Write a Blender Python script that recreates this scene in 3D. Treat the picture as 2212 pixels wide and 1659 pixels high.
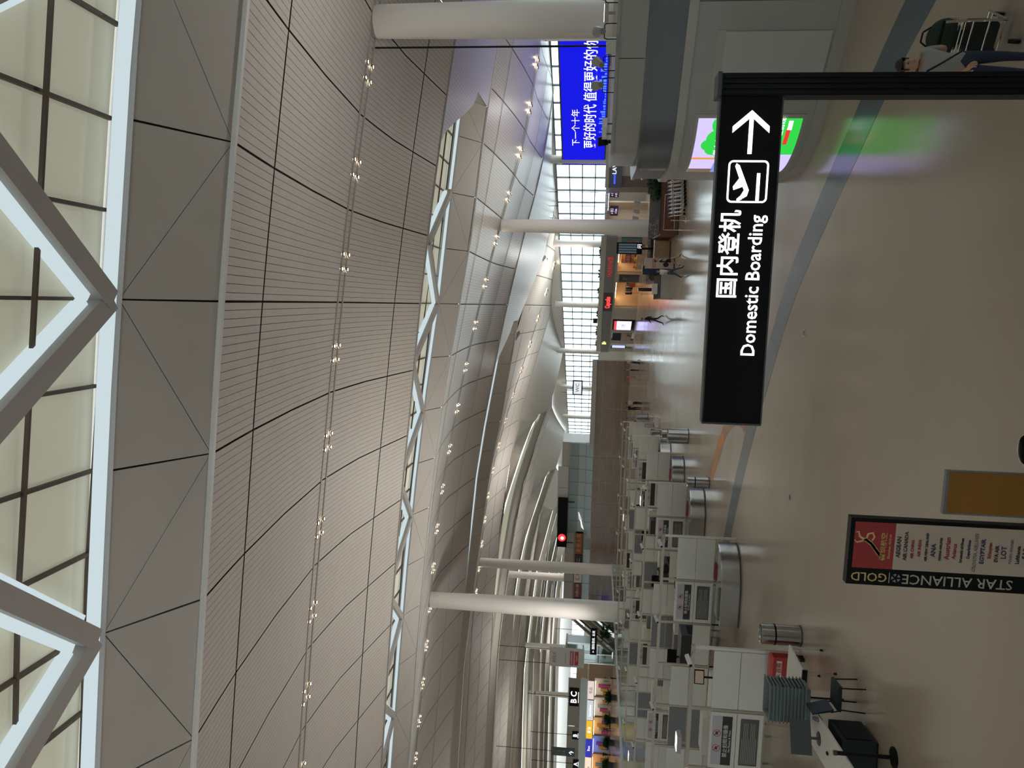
import bpy, bmesh, math, random
from mathutils import Vector, Matrix
random.seed(7)
for o in list(bpy.data.objects): bpy.data.objects.remove(o)
SC = bpy.context.scene
COL = SC.collection
PI = math.pi

# ------------------------------------------------------------------ camera (phone held sideways: rolled by 90 degrees)
EYE = 5.2
FPX = 1661.0
def cam_basis(yaw=8.5, pitch=5.91, roll=0.0365):
    a, p = math.radians(yaw), math.radians(pitch)
    fh = Vector((-math.sin(a), math.cos(a), 0)); r = Vector((math.cos(a), math.sin(a), 0)); z = Vector((0, 0, 1))
    fw = fh*math.cos(p) + z*math.sin(p); u = -fh*math.sin(p) + z*math.cos(p)
    return (math.cos(roll)*r + math.sin(roll)*u), (-math.sin(roll)*r + math.cos(roll)*u), fw
cr, cu, cf = cam_basis()
cam_d = bpy.data.cameras.new('camera'); cam = bpy.data.objects.new('camera', cam_d); COL.objects.link(cam)
cam_d.sensor_width = 36; cam_d.lens = 36*FPX/2212; cam_d.clip_end = 800; cam_d.clip_start = .05
cx, cy, cz = -cu, cr, -cf
cam.matrix_world = Matrix(((cx.x, cy.x, cz.x, 0), (cx.y, cy.y, cz.y, 0), (cx.z, cy.z, cz.z, EYE), (0, 0, 0, 1)))
SC.camera = cam

# ------------------------------------------------------------------ world, exposure, sampling
w = bpy.data.worlds.new('overcast_sky'); SC.world = w; w.use_nodes = True
bg = w.node_tree.nodes['Background']; bg.inputs[0].default_value = (0.86, 0.97, 1.0, 1); bg.inputs[1].default_value = 3.4
SC.view_settings.view_transform = 'Standard'; SC.view_settings.look = 'None'
SC.view_settings.gamma = 1; SC.view_settings.use_curve_mapping = False
SC.view_settings.exposure = 0.0
cyc = SC.cycles
cyc.max_bounces = 7; cyc.diffuse_bounces = 4; cyc.glossy_bounces = 3; cyc.transmission_bounces = 4; cyc.transparent_max_bounces = 8
cyc.use_denoising = True; cyc.use_adaptive_sampling = True; cyc.adaptive_threshold = .04; cyc.sample_clamp_indirect = 4.0; cyc.caustics_reflective = False; cyc.caustics_refractive = False

# ------------------------------------------------------------------ materials
MATS = {}
def M(name, col=(.5, .5, .5), rough=.5, metal=0., emit=None, es=1., noise=.0, nscale=8., bump=0., spec=.5, coat=0.):
    if name in MATS: return MATS[name]
    m = bpy.data.materials.new(name); m.use_nodes = True; nt = m.node_tree; b = nt.nodes['Principled BSDF']
    b.inputs['Base Color'].default_value = (*col, 1); b.inputs['Roughness'].default_value = rough; b.inputs['Metallic'].default_value = metal
    b.inputs['Specular IOR Level'].default_value = spec
    if coat: b.inputs['Coat Weight'].default_value = coat
    if emit:
        b.inputs['Emission Color'].default_value = (*emit, 1); b.inputs['Emission Strength'].default_value = es
    if noise or bump:
        tc = nt.nodes.new('ShaderNodeTexCoord'); n = nt.nodes.new('ShaderNodeTexNoise'); n.inputs['Scale'].default_value = nscale; n.inputs['Detail'].default_value = 4
        nt.links.new(tc.outputs['Object'], n.inputs['Vector'])
        if noise:
            mr = nt.nodes.new('ShaderNodeMapRange'); mr.inputs['From Min'].default_value = .25; mr.inputs['From Max'].default_value = .75
            mr.inputs['To Min'].default_value = 1-noise; mr.inputs['To Max'].default_value = 1+noise
            nt.links.new(n.outputs['Fac'], mr.inputs['Value'])
            mx = nt.nodes.new('ShaderNodeVectorMath'); mx.operation = 'SCALE'; mx.inputs[0].default_value = col
            nt.links.new(mr.outputs[0], mx.inputs['Scale']); nt.links.new(mx.outputs[0], b.inputs['Base Color'])
        if bump:
            bp = nt.nodes.new('ShaderNodeBump'); bp.inputs['Strength'].default_value = bump; bp.inputs['Distance'].default_value = .02
            nt.links.new(n.outputs['Fac'], bp.inputs['Height']); nt.links.new(bp.outputs[0], b.inputs['Normal'])
    MATS[name] = m
    return m
def emis(name, col, s):
    if name in MATS: return MATS[name]
    m = bpy.data.materials.new(name); m.use_nodes = True; nt = m.node_tree; nt.nodes.clear()
    e = nt.nodes.new('ShaderNodeEmission'); e.inputs[0].default_value = (*col, 1); e.inputs[1].default_value = s
    o = nt.nodes.new('ShaderNodeOutputMaterial'); nt.links.new(e.outputs[0], o.inputs[0]); MATS[name] = m; return m
def glassy(name, tint, mix):
    m = bpy.data.materials.new(name); m.use_nodes = True; nt = m.node_tree; nt.nodes.clear()
    t = nt.nodes.new('ShaderNodeBsdfTransparent'); t.inputs[0].default_value = (*tint, 1)
    g = nt.nodes.new('ShaderNodeBsdfGlossy'); g.inputs['Roughness'].default_value = .03
    x = nt.nodes.new('ShaderNodeMixShader'); x.inputs[0].default_value = mix
    o = nt.nodes.new('ShaderNodeOutputMaterial'); nt.links.new(t.outputs[0], x.inputs[1]); nt.links.new(g.outputs[0], x.inputs[2]); nt.links.new(x.outputs[0], o.inputs[0])
    MATS[name] = m; return m

m_slat = M('ceiling_slat_white', (.55, .50, .44), .55, noise=.03, nscale=1.5)
m_gap = M('dark_gap', (.09, .08, .07), .9)
m_panel = M('ceiling_panel_white', (.55, .52, .49), .6, noise=.03, nscale=.6)
m_soffit = M('soffit_panel', (.47, .43, .38), .6, noise=.03, nscale=.8)
m_white = M('white_paint', (.74, .72, .69), .45, noise=.02)
m_col = M('column_white', (.78, .73, .67), .4, noise=.02, nscale=1.)
m_steel = M('brushed_steel', (.42, .40, .37), .22, 1., noise=.08, nscale=30)
m_beam = M('truss_grey', (.40, .37, .34), .5)
m_mull = M('mullion_grey', (.10, .13, .14), .5)
m_mullsky = M('skylight_mullion', (.10, .07, .05), .6)
m_strip = emis('edge_glow', (.80, .95, 1.), .75)  # emission standing in for daylight on beam sides and slot edge
m_black = M('black_metal', (.008, .008, .009), .45, spec=.15)
m_glass = glassy('facade_glass', (.93, .98, 1.), .06)
m_clear = glassy('clear_glass', (.80, .88, .86), .12)

# slatted panels whose slats are too far away to tell apart: grooves in the material along local y
def slat_material(name, base, width, rough):
    m = bpy.data.materials.new(name); m.use_nodes = True; nt = m.node_tree; b = nt.nodes['Principled BSDF']; b.inputs['Roughness'].default_value = rough
    uv = nt.nodes.new('ShaderNodeUVMap'); sp = nt.nodes.new('ShaderNodeSeparateXYZ'); nt.links.new(uv.outputs[0], sp.inputs[0])
    mu = nt.nodes.new('ShaderNodeMath'); mu.operation = 'DIVIDE'; mu.inputs[1].default_value = width; nt.links.new(sp.outputs[0], mu.inputs[0])
    fr = nt.nodes.new('ShaderNodeMath'); fr.operation = 'FRACT'; nt.links.new(mu.outputs[0], fr.inputs[0])
    lt = nt.nodes.new('ShaderNodeMath'); lt.operation = 'LESS_THAN'; lt.inputs[1].default_value = .09; nt.links.new(fr.outputs[0], lt.inputs[0])
    mx = nt.nodes.new('ShaderNodeMix'); mx.data_type = 'RGBA'; mx.inputs[6].default_value = (*base, 1); mx.inputs[7].default_value = (*[c*.35 for c in base], 1)
    nt.links.new(lt.outputs[0], mx.inputs[0]); nt.links.new(mx.outputs[2], b.inputs['Base Color']); MATS[name] = m; return m
m_farslat = slat_material('ceiling_slats_far', (.55, .505, .45), .2064, .33)
m_farmatt = slat_material('ceiling_slats_distant', (.55, .505, .45), .2064, .65)

# ------------------------------------------------------------------ mesh helpers
class MB:
    def __init__(s): s.v = []; s.f = []; s.m = []; s.mi = 0; s.uv = None
    def add(s, vs, fs):
        n = len(s.v); s.v += [tuple(v) for v in vs]; s.f += [tuple(i+n for i in f) for f in fs]; s.m += [s.mi]*len(fs); return s
    def quad(s, a, b, c, d): return s.add([a, b, c, d], [(0, 1, 2, 3)])
    def hexa(s, p):   # 8 points: bottom 4 (ccw), top 4
        return s.add(p, [(3, 2, 1, 0), (4, 5, 6, 7), (0, 1, 5, 4), (1, 2, 6, 5), (2, 3, 7, 6), (3, 0, 4, 7)])
    def box(s, x0, x1, y0, y1, z0, z1):
        return s.hexa([(x0, y0, z0), (x1, y0, z0), (x1, y1, z0), (x0, y1, z0), (x0, y0, z1), (x1, y0, z1), (x1, y1, z1), (x0, y1, z1)])
    def cbox(s, c, d, M3=None):
        hx, hy, hz = d[0]/2, d[1]/2, d[2]/2
        p = [Vector(q) for q in ((-hx, -hy, -hz), (hx, -hy, -hz), (hx, hy, -hz), (-hx, hy, -hz), (-hx, -hy, hz), (hx, -hy, hz), (hx, hy, hz), (-hx, hy, hz))]
        if M3: p = [M3 @ q for q in p]
        return s.hexa([q + Vector(c) for q in p])
    def bar(s, a, b, wd, ht, up=(0, 0, 1)):
        a, b = Vector(a), Vector(b); d = (b-a).normalized(); up = Vector(up); r = d.cross(up)
        if r.length < 1e-4: r = d.cross(Vector((1, 0, 0)))
        r.normalize(); u = r.cross(d).normalized(); r *= wd/2; u *= ht/2
        return s.hexa([a-r-u, b-r-u, b+r-u, a+r-u, a-r+u, b-r+u, b+r+u, a+r+u])
    def cyl(s, a, b, r0, r1=None, n=12, caps=True):
        r1 = r0 if r1 is None else r1
        a, b = Vector(a), Vector(b); d = (b-a).normalized(); t = Vector((1, 0, 0)) if abs(d.x) < .9 else Vector((0, 1, 0))
        p = d.cross(t).normalized(); q = d.cross(p)
        vs = []
        for c, r in ((a, r0), (b, r1)):
            for i in range(n):
                an = 2*PI*i/n; vs.append(c + p*(math.cos(an)*r) + q*(math.sin(an)*r))
        fs = [((i+1) % n, i, n+i, n+(i+1) % n) for i in range(n)]
        if caps: fs += [tuple(range(n)), tuple(range(2*n-1, n-1, -1))]
        return s.add(vs, fs)
    def lathe(s, prof, c=(0, 0, 0), n=20):   # prof: (r,z)
        vs = []; k = len(prof)
        for i in range(n):
            an = 2*PI*i/n
            vs += [(c[0]+r*math.cos(an), c[1]+r*math.sin(an), c[2]+z) for r, z in prof]
        fs = []
        for i in range(n):
            j = (i+1) % n
            fs += [(i*k+a, j*k+a, j*k+a+1, i*k+a+1) for a in range(k-1)]
        return s.add(vs, fs)
    def tube(s, pts, r, n=8):
        for a, b in zip(pts[:-1], pts[1:]): s.cyl(a, b, r, r, n)
        return s
    def prism(s, poly, z0, z1):
        n = len(poly); vs = [(x, y, z0) for x, y in poly] + [(x, y, z1) for x, y in poly]
        return s.add(vs, [tuple(range(n-1, -1, -1)), tuple(range(n, 2*n))] + [(i, (i+1) % n, n+(i+1) % n, n+i) for i in range(n)])
    def sphere(s, c, r, n=10, m=7, sc=(1, 1, 1)):
        prof = [(r*math.sin(PI*i/m), -r*math.cos(PI*i/m)) for i in range(m+1)]
        k = len(s.v); s.lathe(prof, (0, 0, 0), n)
        for i in range(k, len(s.v)):
            x, y, z = s.v[i]; s.v[i] = (c[0]+x*sc[0], c[1]+y*sc[1], c[2]+z*sc[2])
        return s
    def mesh(s, name, mats, smooth=False):
        me = bpy.data.meshes.new(name); me.from_pydata(s.v, [], s.f)
        for m in (mats if isinstance(mats, (list, tuple)) else [mats]): me.materials.append(m)
        if any(s.m): me.polygons.foreach_set('material_index', s.m)
        if s.uv:
            l = me.uv_layers.new(name='UVMap')
            for lp in me.loops: l.data[lp.index].uv = s.uv[lp.vertex_index]
        if smooth: 
            me.polygons.foreach_set('use_smooth', [True]*len(me.polygons))
            try: me.set_sharp_from_angle(angle=math.radians(40))
            except Exception: pass
        me.update(); return me
def tag(o, label=None, cat=None, group=None, kind=None):
    if label: o['label'] = label
    if cat: o['category'] = cat
    if group: o['group'] = group
    if kind: o['kind'] = kind
    return o
def link(name, data, parent=None, loc=None, rotz=None):
    o = bpy.data.objects.new(name, data); COL.objects.link(o); o.parent = parent
    if loc is not None: o.location = loc
    if rotz is not None: o.rotation_euler = (0, 0, rotz)
    return o
def part(name, mb, mats, parent, label=None, smooth=False, loc=None, rotz=None):
    o = link(name, mb.mesh(name, mats, smooth), parent, loc, rotz)
    if label: o['label'] = label
    return o
def thing(name, label, cat, loc=(0, 0, 0), rotz=0, group=None):
    return tag(link(name, None, None, loc, rotz), label, cat, group)
def solo(name, mb, mats, label, cat, group=None, smooth=False, loc=(0, 0, 0), rotz=0):
    return tag(part(name, mb, mats, None, None, smooth, loc, rotz), label, cat, group)
def struct(name, mb, mats, label=None, smooth=False):
    o = part(name, mb, mats, None, label, smooth); o['kind'] = 'structure'; return o
def struct_e(name, label=None):
    o = link(name, None); o['kind'] = 'structure'
    if label: o['label'] = label
    return o
def copy_tree(o, parent=None):
    c = o.copy(); COL.objects.link(c); c.parent = parent
    for ch in list(o.children): copy_tree(ch, c)
    return c
_txt = {}
def text_mesh(s, size, mat, depth=.004, bold=0., align='CENTER'):
    k = (s, size, mat.name, bold, align)
    if k in _txt: return _txt[k]
    cu_ = bpy.data.curves.new('lettering', 'FONT'); cu_.body = s; cu_.size = size; cu_.extrude = depth; cu_.offset = bold; cu_.align_x = align; cu_.align_y = 'CENTER'; cu_.resolution_u = 2
    o = bpy.data.objects.new('lettering', cu_); COL.objects.link(o)
    dg = bpy.context.evaluated_depsgraph_get(); me = bpy.data.meshes.new_from_object(o.evaluated_get(dg)); bpy.data.objects.remove(o)
    me.materials.clear(); me.materials.append(mat); _txt[k] = me
    return me
def letter(s, size, mat, parent, loc, face=(0, -1, 0), up=(0, 0, 1), name='lettering', bold=0., align='CENTER', sx=1.):
    z = Vector(face).normalized(); y = Vector(up); x = y.cross(z).normalized(); y = z.cross(x)
    o = link(name, text_mesh(s, size, mat, bold=bold, align=align), parent)
    o.matrix_local = Matrix(((x.x*sx, y.x, z.x, loc[0]), (x.y*sx, y.y, z.y, loc[1]), (x.z*sx, y.z, z.z, loc[2]), (0, 0, 0, 1)))
    return o

# ------------------------------------------------------------------ floor with inlaid stripes
def floor_material():
    m = bpy.data.materials.new('polished_granite'); m.use_nodes = True; nt = m.node_tree; b = nt.nodes['Principled BSDF']
    tc = nt.nodes.new('ShaderNodeTexCoord')
    n = nt.nodes.new('ShaderNodeTexNoise'); n.inputs['Scale'].default_value = 60; n.inputs['Detail'].default_value = 6; nt.links.new(tc.outputs['Object'], n.inputs['Vector'])
    n2 = nt.nodes.new('ShaderNodeTexNoise'); n2.inputs['Scale'].default_value = .25; n2.inputs['Detail'].default_value = 3; nt.links.new(tc.outputs['Object'], n2.inputs['Vector'])
    ad = nt.nodes.new('ShaderNodeMath'); nt.links.new(n.outputs['Fac'], ad.inputs[0]); nt.links.new(n2.outputs['Fac'], ad.inputs[1])
    cr_ = nt.nodes.new('ShaderNodeValToRGB'); cr_.color_ramp.elements[0].position = .7; cr_.color_ramp.elements[1].position = 1.3
    cr_.color_ramp.elements[0].color = (.37, .31, .255, 1); cr_.color_ramp.elements[1].color = (.45, .38, .31, 1); nt.links.new(ad.outputs[0], cr_.inputs[0])
    nt.links.new(cr_.outputs[0], b.inputs['Base Color'])
    mr = nt.nodes.new('ShaderNodeMapRange'); mr.inputs['To Min'].default_value = .12; mr.inputs['To Max'].default_value = .22; nt.links.new(n2.outputs['Fac'], mr.inputs['Value']); nt.links.new(mr.outputs[0], b.inputs['Roughness'])
    b.inputs['Specular IOR Level'].default_value = .5
    return m
m_floor = floor_material()
mb = MB(); mb.add([(-160, -45, 0), (88, -45, 0), (-116, 310, 0), (-215, 310, 0), (-215, -45, 0)], [(0, 1, 2, 3, 4)])
FLOOR = struct('floor', mb, m_floor)
def ribbon(pts, wd, z, mat, name, label, parent=FLOOR, seg=6):
    # smooth polyline ribbon inlaid in the floor
    P = [Vector((*p, 0)) for p in pts]; Q = []
    for i in range(len(P)-1):
        p0 = P[max(i-1, 0)]; p1 = P[i]; p2 = P[i+1]; p3 = P[min(i+2, len(P)-1)]
        for k in range(seg):
            t = k/seg; Q.append(.5*((2*p1)+(p2-p0)*t+(2*p0-5*p1+4*p2-p3)*t*t+(3*p1-p0-3*p2+p3)*t**3))
    Q.append(P[-1]); mb = MB(); L = []
    for i, q in enumerate(Q):
        d = (Q[min(i+1, len(Q)-1)]-Q[max(i-1, 0)]).normalized(); nn = Vector((-d.y, d.x, 0))*wd/2; L.append((q-nn, q+nn))
    for (a, b), (c, d) in zip(L[:-1], L[1:]):
        mb.hexa([(a.x, a.y, -.002), (c.x, c.y, -.002), (d.x, d.y, -.002), (b.x, b.y, -.002), (a.x, a.y, z), (c.x, c.y, z), (d.x, d.y, z), (b.x, b.y, z)])
    return part(name, mb, mat, parent, label)
m_blue = M('blue_grey_stone', (.10, .14, .18), .22, noise=.05, nscale=30)
m_red = M('red_tape', (.46, .22, .15), .3); m_orange = M('orange_tape', (.75, .32, .08), .4)
ribbon([(-22, 32.5), (-15, 30.5), (-9.3, 27.9), (-6.4, 26.2), (-3.8, 24.3), (-.7, 21.7), (1.1, 19.5), (2.5, 17.5), (4.6, 14.2), (6.5, 9.5), (7.5, 3)], 1.0, .004, m_blue, 'stone_stripe', 'blue-grey stone stripe')
# ------------------------------------------------------------------ roof: bays of slats along the track lines, lens-shaped skylights between them
DR = math.radians(2.5)
def RW(x, y, z=0): return Vector((x*math.cos(DR) - y*math.sin(DR), x*math.sin(DR) + y*math.cos(DR), z))
TY = [-5.5, 29.0, 63.5, 103.5, 142.0, 180.0, 218., 256., 294.]
TH = [
 [(-80, 15.5), (-35, 13.2), (-10, 11.), (13, 8.5), (44, 5.2), (80, 4.6)],
 [(-80, 14.5), (-40, 12.6), (-20, 11.5), (-10.7, 10.82), (-7.1, 10.43), (-3.6, 10.15), (-.1, 9.83), (3.4, 9.43), (6.9, 8.98), (10.3, 8.5), (18, 7.3), (30, 5.8), (44, 4.8), (70, 4.6)],
 [(-90, 17.2), (-44.6, 14.8), (-26, 13.33), (-17.8, 12.8), (-14, 12.15), (-10.6, 11.6), (-7.1, 10.9), (-3.5, 10.3), (-.2, 9.45), (1.4, 9.18), (6.3, 8.0), (13, 6.1), (22, 4.9), (40, 4.7)],
 [(-150, 17.), (-100, 17.5), (-45, 15.6), (-25.7, 13.78), (-21.8, 13.), (-18.3, 12.23), (-14.4, 11.24), (-10.8, 10.18), (-7.4, 9.13), (-3.8, 8.04), (-.5, 7.07), (2.7, 6.23), (7, 5.), (30, 4.7)],
 [(-110, 17.5), (-60, 16.), (-45, 14.3), (-32.9, 12.5), (-29.1, 11.5), (-25.3, 10.3), (-22, 9.14), (-18.3, 7.92), (-14.8, 6.9), (-11.5, 6.13), (-5, 4.9), (30, 4.7)],
 [(-120, 17.5), (-78, 16.), (-63, 14.3), (-51, 12.5), (-47, 11.5), (-43, 10.3), (-40, 9.14), (-36, 7.92), (-33, 6.9), (-29, 6.13), (-20, 4.9), (30, 4.7)],
 [(-220, 14.), (-96, 14.5), (-68, 11.8), (-58, 9.14), (-47, 6.13), (-38, 4.9)], [(-220, 12.), (-114, 12.8), (-86, 11.), (-76, 9.), (-65, 6.13), (-56, 4.9)], [(-220, 9.5), (-132, 10.5), (-104, 9.5), (-94, 8.), (-83, 6.), (-74, 4.9)]]
def interp(t, x):
    if x <= t[0][0]: return t[0][1]
    for (a, b), (c, d) in zip(t[:-1], t[1:]):
        if x <= c:
            return b + (d-b)*(x-a)/(c-a)
    return t[-1][1]
def th(n, x): return sum(interp(TH[n], x+d) for d in (-3, -1.5, 0, 1.5, 3))/5
ARCH = [(-12.3, .855), (-9.5, .90), (-5, .955), (0, 1.), (4, .995), (8, .955), (10.7, .925), (12.4, .90)]
ARCH2 = [(-12.3, .915), (-9.5, .945), (-5, .975), (0, 1.), (4, .995), (8, .955), (10.7, .925), (12.4, .90)]
def Y1_(n): return 10.7 if n < 2 else 12.4
Y0, Y1 = -12.3, 10.7
NE = {2: [(-80, 15.), (-27.8, 11.75), (-22.7, 11.48), (-15.3, 10.92), (-9.7, 10.36), (-6.2, 9.93), (-1.9, 9.25), (1.5, 8.74), (4.7, 8.24), (9.8, 7.73), (14, 7.2), (26, 5.4), (40, 4.7)],
      3: [(-100, 16.8), (-45, 14.6), (-32, 13.2), (-20.8, 11.92), (-17.3, 11.32), (-13.4, 10.56), (-8.8, 9.92), (-5.1, 9.34), (-2.4, 9.07), (6, 6.), (12, 4.8)]}
ND = {2: [(-80, 15.8), (-27.3, 12.52), (-19.4, 12.), (-12, 11.36), (-5, 10.62), (1.8, 9.72), (5.9, 9.37), (9.4, 9.04), (13, 8.6), (40, 6)],
      3: [(-100, 17.6), (-45, 15.4), (-32, 14.08), (-18.9, 12.95), (-12.1, 11.88), (-5.6, 10.77), (-1, 10.), (12, 7)]}
def rz(n, x, dy):
    h = th(n, x)
    if dy < 0 and n in NE: return EYE + h + (interp(NE[n], x)-h)*(1-interp(ARCH, dy))/.145
    return EYE + h*interp(ARCH if n < 2 else ARCH2, dy)
SEAM = 3.51
def seam_x(k): return -.12 + SEAM*k
def facade_x(y): return (106-y)/1.75   # world
def xr_end(y): # roof-frame x where the roof meets the facade
    return facade_x(y)+.0437*y + .3
def strip(mb, f, xs, ys, th_=0., uv=False):
    pass
def bay_panel(n, xa, xb, mat, parent, name='ceiling_panel', ydiv=(-12.3, -9.5, -7, -5, -2.5, 0, 2, 4, 6, 8, 10.7)):
    if n > 1: ydiv = ydiv + (12.4,)
    mb = MB(); uv = []; nx = max(1, int(round((xb-xa)/3.6))); X = [xa+(xb-xa)*i/nx for i in range(nx+1)]
    for x in X:
        for dy in ydiv:
            xq = min(x, xr_end(TY[n]+dy)); mb.v.append(tuple(RW(xq, TY[n]+dy, rz(n, xq, dy)))); uv.append((xq, dy))
    k = len(ydiv)
    for i in range(nx):
        for j in range(k-1):
            a = i*k+j; mb.f.append((a, a+1, a+k+1, a+k)); mb.m.append(0)
    mb.uv = uv
    return part(name, mb, mat, parent, smooth=True)
def line_on_bay(n, xa, xb, dy, off, wd, ht, mat, parent, name):
    mb = MB(); N = max(1, int((xb-xa)/1.8)); P = []
    for i in range(N+1):
        x = xa+(xb-xa)*i/N; P.append(RW(x, TY[n]+dy, rz(n, x, dy)-off))
    for a, b in zip(P[:-1], P[1:]): mb.bar(a, b, wd, ht)
    return part(name, mb, mat, parent)
BAYS = []
for n in range(9):
    bay = struct_e('ceiling', None); BAYS.append(bay)
    xe = min(xr_end(TY[n]-12.3), 95); xs_ = min(xr_end(TY[n]+10.7), 75)
    if n == 1:
        k0, k1 = -8, 4
        W = SEAM/17
        ydiv3 = [[-12.3, -10.6, -9.05], [-8.95, -7, -5, -2.6, 0, 2.2, 4.4, 6.95], [7.05, 8.8, 10.7]]
        for s in range((k1-k0)*17):
            x0 = seam_x(k0)+s*W; x1 = x0+W
            e0 = .03 if s % 17 == 0 else .006; e1 = .03 if s % 17 == 16 else .006
            mb = MB()
            for yd in ydiv3:
                b0 = len(mb.v)
                for dy in yd:
                    for x in (x0+e0, x1-e1): mb.v.append(tuple(RW(x, TY[1]+dy, rz(1, x, dy))))
                for j in range(len(yd)-1): mb.f.append((b0+2*j, b0+2*j+2, b0+2*j+3, b0+2*j+1)); mb.m.append(0)
                for dx in (0, 1):
                    pass
            part('slat', mb, m_slat, bay)
        o = bay_panel(1, seam_x(k0), seam_x(k1), m_gap, bay, 'backing'); o.location.z += .06
        bay_panel(1, -75, seam_x(k0), m_farslat, bay)
        bay_panel(1, seam_x(k1), xe, m_farslat, bay)
    else:
        ks = list(range(-22 if n < 3 else -44, 12)) if n < 6 else []
        for k in ks:
            xa, xb = seam_x(k)+.035, seam_x(k+1)-.035
            if xa > xe: break
            if 0 < n < 6: bay_panel(n, xa, min(xb, xe), m_farslat if n < 3 else m_farmatt, bay)
        o = bay_panel(n, -80 if n < 3 else (-155 if n < 6 else -210), xe, m_gap if 0 < n < 6 else m_farmatt, bay, 'backing'); o.location.z += .08
    # light tracks and long seams
    if n:
        for dy in (-.32, .32): line_on_bay(n, -75 if n < 3 else -150, xs_-1, dy, (.015, .04)[n > 1], (.11, .07)[n > 1], .04, m_beam, bay, 'track_rail')
    if n > 1:
        for dy in (-9., 7.): line_on_bay(n, -75 if n < 3 else -150, xs_-1, dy, .04, .06, .02, m_beam, bay, 'seam')
    line_on_bay(n, -75 if n < 3 else -150, xs_-1, -12.3, .0, .12, .10, m_white, bay, 'edge_trim')
    line_on_bay(n, -75 if n < 3 else -150, xs_-1, Y1_(n), .0, .12, .10, m_beam, bay, 'edge_trim')
# skylights: b lies between bay b-1 and bay b
XEND = {1: 30., 2: 12.7, 3: -1.9, 4: -17.9, 5: -36., 6: -54., 7: -72., 8: -90.}
m_pane = bpy.data.materials.new('skylight_membrane'); m_pane.use_nodes = True
nt = m_pane.node_tree; nt.nodes.clear()
tr = nt.nodes.new('ShaderNodeBsdfTranslucent'); tr.inputs[0].default_value = (.068, .061, .046, 1)
df = nt.nodes.new('ShaderNodeBsdfDiffuse'); df.inputs[0].default_value = (.55, .53, .43, 1)
ad = nt.nodes.new('ShaderNodeAddShader'); oo = nt.nodes.new('ShaderNodeOutputMaterial')
nt.links.new(tr.outputs[0], ad.inputs[0]); nt.links.new(df.outputs[0], ad.inputs[1]); nt.links.new(ad.outputs[0], oo.inputs[0])
for b in range(1, 9):
    yn = TY[b]-12.3-2.1; yo = yn-5.2
    def zn(x, b=b): return EYE+interp(ND[b], x) if b in ND else rz(b, x, -12.3) + 1.1
    sk = struct_e('window_%d' % b, 'translucent skylight between the ceiling bays')
    sof = struct_e('trim_%d' % b, 'panelled soffit along the skylight')
    kmax = int(math.floor((XEND[b]+.12)/SEAM)); kmin = -22 if b < 3 else (-42 if b < 6 else -58)
    xl = seam_x(kmin); xr = XEND[b]
    # far soffit: triangular panels between node line and bay edge
    def top(x): return RW(x, yn, zn(x))
    def bot(x, b=b): return RW(x, TY[b]-12.3, rz(b, x, -12.3)+.02)
    node0 = 0
    def tri(p, q, r, name='soffit_panel'):
        c = (p+q+r)/3; g = .03
        v = [a+(c-a).normalized()*g for a in (p, q, r)]
        nrm = (v[1]-v[0]).cross(v[2]-v[0]).normalized()
        if nrm.z < 0: nrm = -nrm
        mb = MB(); t = [a+nrm*.05 for a in v]
        mb.add(v+t, [(0, 1, 2), (5, 4, 3), (0, 3, 4, 1), (1, 4, 5, 2), (2, 5, 3, 0)]); part(name, mb, m_soffit, sof)
    fine = b <= 3
    for k in range(kmin, kmax+1):
        if b > 3: break
        xa, xb = seam_x(k), min(seam_x(k+1), xr)
        if xb-xa < .2: continue
        if k % 2 == 0: tri(top(xa), bot(xa), bot(xb)); tri(top(xa), bot(xb), top(xb))
        else: tri(top(xa), bot(xa), top(xb)); tri(bot(xa), bot(xb), top(xb))
    mb = MB(); N = 20
    for i in range(N):
        xa = xl+(xr-xl)*i/N; xb = xl+(xr-xl)*(i+1)/N; up_ = Vector((0, -.03, .09))
        e3 = Vector((0, 0, .16)); ea = (bot(xa)-top(xa))*.12+up_+e3; eb = (bot(xb)-top(xb))*.12+up_+e3
        mb.quad(bot(xa)+ea, bot(xb)+eb, top(xb)+up_, top(xa)+up_)
    part('backing' if b < 4 else 'soffit_strip', mb, m_gap if b < 4 else m_soffit, sof)
    # lens end of the slot
    yE = TY[b-1]+Y1_(b-1)
    # near soffit (faces away from the viewer) and infill ceiling beyond the slot's end
    def near(x, b=b, yE=yE, xr=xr):
        t = max(0., min(1., (x-(xr-5))/5)); t = t*t*(3-2*t)*.66; y_ = yE+(TY[b]-12.3-yE)*t
        za = rz(b-1, x, Y1_(b-1)); zb = rz(b, x, -12.3); return RW(x, y_, za+(zb-za)*t)
    def nq(x, yo=yo, zn=zn, near=near):
        p = near(x); yl = -p.x*math.sin(DR)+p.y*math.cos(DR); return RW(x, yl-.6, zn(x)+.6)
    mb = MB(); N = 20; XS = [xl+(xr-5-xl)*i/16 for i in range(16)]+[xr-5+i*.5 for i in range(11)]
    for xa, xb in zip(XS[:-1], XS[1:]):
        ya = max(yo, 0)
        pa, pb = near(xa), near(xb); qa = nq(xa); qb = nq(xb)
        mb.quad(pa, pb, qb, qa)
    part('soffit', mb, m_soffit, sof)
    mb = MB(); mb.uv = []; N2 = 10
    for i in range(N2+1):
        x = xr-5+i*.5; p0 = RW(x, yE, rz(b-1, x, Y1_(b-1))); p1 = near(x)
        for j in range(3): mb.v.append(tuple(p0+(p1-p0)*j/2)); mb.uv.append((x, j))
    for i in range(N2):
        for j in range(2): a = i*3+j; mb.f.append((a, a+1, a+4, a+3)); mb.m.append(0)
    part('ceiling_panel', mb, m_farslat, BAYS[b], smooth=True)
    mb = MB(); mb.quad(bot(xr), top(xr)+Vector((0, 0, 1.2)), RW(xr, yo, zn(xr)+1.2), near(xr)); part('end_panel', mb, m_soffit, sof)
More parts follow.
